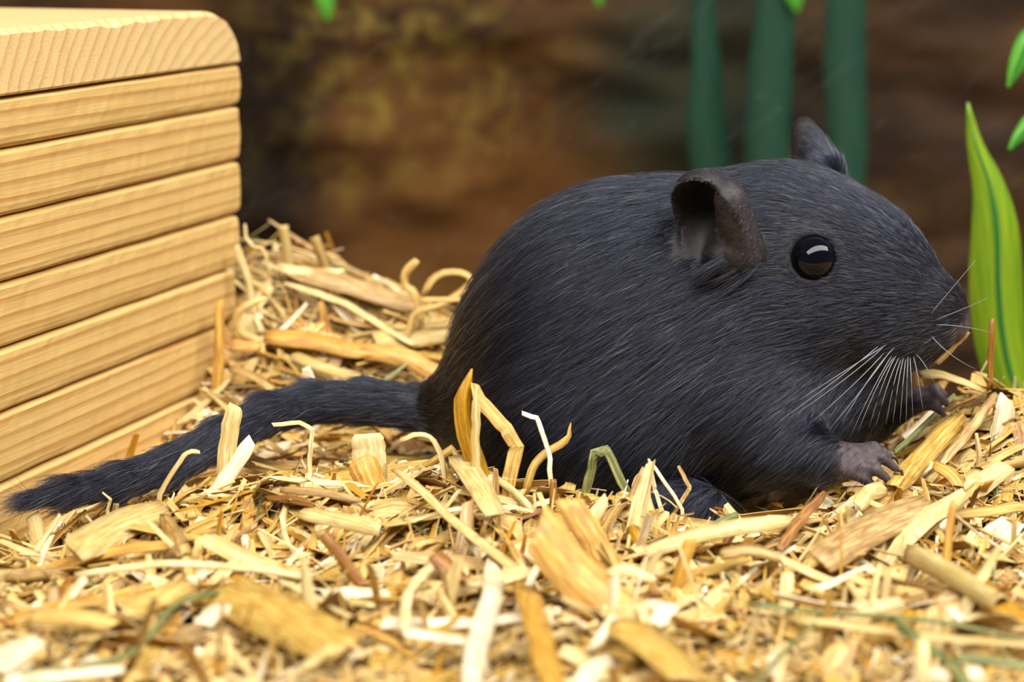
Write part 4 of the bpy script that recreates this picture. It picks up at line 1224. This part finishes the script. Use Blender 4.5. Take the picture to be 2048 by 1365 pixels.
leaf(reed, [(1560, -160), (1552, 0), (1540, 160), (1535, 320), (1560, 640), (1575, 1000)], [30, 80, 92, 96, 80, 60], 26.0, lf_dark, 0.0, False, 0.03)
leaf(reed, [(1700, -160), (1692, 0), (1690, 160), (1694, 330), (1670, 640), (1650, 1000)], [50, 84, 88, 84, 70, 60], 26.3, lf_dark, 0.0, False, 0.03)
leaf(reed, [(1400, -100), (1412, 120), (1418, 300), (1470, 560), (1560, 1000)], [30, 60, 90, 80, 40], 26.8, lf_dark, 0.0, False, 0.03)
hb_ = P(1100, -120, 26.0)
vine = empty('hanging_vine', (hb_[0], hb_[1], hb_[2]))
tag(vine, 'green vine hanging over the back wall with leaf tips showing at the top edge', 'plant')
V, Fc = taper([P(a, b, y) for a, b, y in [(300, -130, 29.5), (650, -120, 26.0), (1100, -110, 26.0), (1600, -120, 26.0), (1900, -130, 29.5)]], [0.12] * 5, 8)
mesh_obj('stem', V, Fc, lf_green, parent=vine)
for tx, ty, w in ((652, 42, 40), (1590, 26, 44), (1196, 14, 36), (900, -20, 40), (1380, -30, 40)):
    leaf(vine, [(tx + 4, ty), (tx, ty - 30), (tx - 6, ty - 70), (tx, -118)], [4, w * .8, w, 8], 25.9, lf_green, 0.1, False)

def glass():
    m, nt, out = new_mat('scratched_glass')
    L = nt.links.new
    tc = N(nt, 'ShaderNodeTexCoord')
    mp = N(nt, 'ShaderNodeMapping'); mp.inputs['Scale'].default_value = (100, 100, 100); mp.inputs['Rotation'].default_value = (0, math.radians(38), 0)
    L(tc.outputs['Object'], mp.inputs['Vector'])
    st = N(nt, 'ShaderNodeMapping'); st.inputs['Scale'].default_value = (0.10, 1, 1.1); L(mp.outputs[0], st.inputs['Vector'])
    n = N(nt, 'ShaderNodeTexNoise', Scale=1.0, Detail=2.0); L(st.outputs[0], n.inputs['Vector'])
    r = ramp(nt, [(0.495, (0, 0, 0, 1)), (0.5, (0.015, 0.015, 0.015, 1)), (0.505, (0, 0, 0, 1))]); L(n.outputs[0], r.inputs[0])
    v = N(nt, 'ShaderNodeTexVoronoi', Scale=0.9); L(mp.outputs[0], v.inputs['Vector'])
    r2 = ramp(nt, [(0.012, (0.12, 0.12, 0.12, 1)), (0.03, (0, 0, 0, 1))]); L(v.outputs['Distance'], r2.inputs[0])
    mxm = N(nt, 'ShaderNodeMath', operation='MAXIMUM'); L(r.outputs[0], mxm.inputs[0]); L(r2.outputs[0], mxm.inputs[1])
    tr = N(nt, 'ShaderNodeBsdfTransparent'); tr.inputs[0].default_value = (0.97, 0.985, 0.975, 1)
    gl = N(nt, 'ShaderNodeBsdfGlossy', Roughness=0.02)
    fr = N(nt, 'ShaderNodeFresnel', IOR=1.14)
    mx = N(nt, 'ShaderNodeMixShader'); L(fr.outputs[0], mx.inputs[0]); L(tr.outputs[0], mx.inputs[1]); L(gl.outputs[0], mx.inputs[2])
    df = N(nt, 'ShaderNodeBsdfDiffuse'); df.inputs[0].default_value = (0.7, 0.7, 0.72, 1)
    m2 = N(nt, 'ShaderNodeMixShader'); L(mxm.outputs[0], m2.inputs[0]); L(mx.outputs[0], m2.inputs[1]); L(df.outputs[0], m2.inputs[2])
    L(m2.outputs[0], out.inputs[0])
    V = [(x, y, z) for z in (-2.6, 18) for y in (12.0, 12.3) for x in (-26, 26)]
    Fc = [(0, 2, 3, 1), (4, 5, 7, 6), (0, 1, 5, 4), (2, 6, 7, 3), (0, 4, 6, 2), (1, 3, 7, 5)]
    o = mesh_obj('window_1', V, Fc, m, smooth=False)
    tag(o, 'clear scratched glass pane between the enclosure and the bark wall', 'glass pane', kind='structure')
glass()
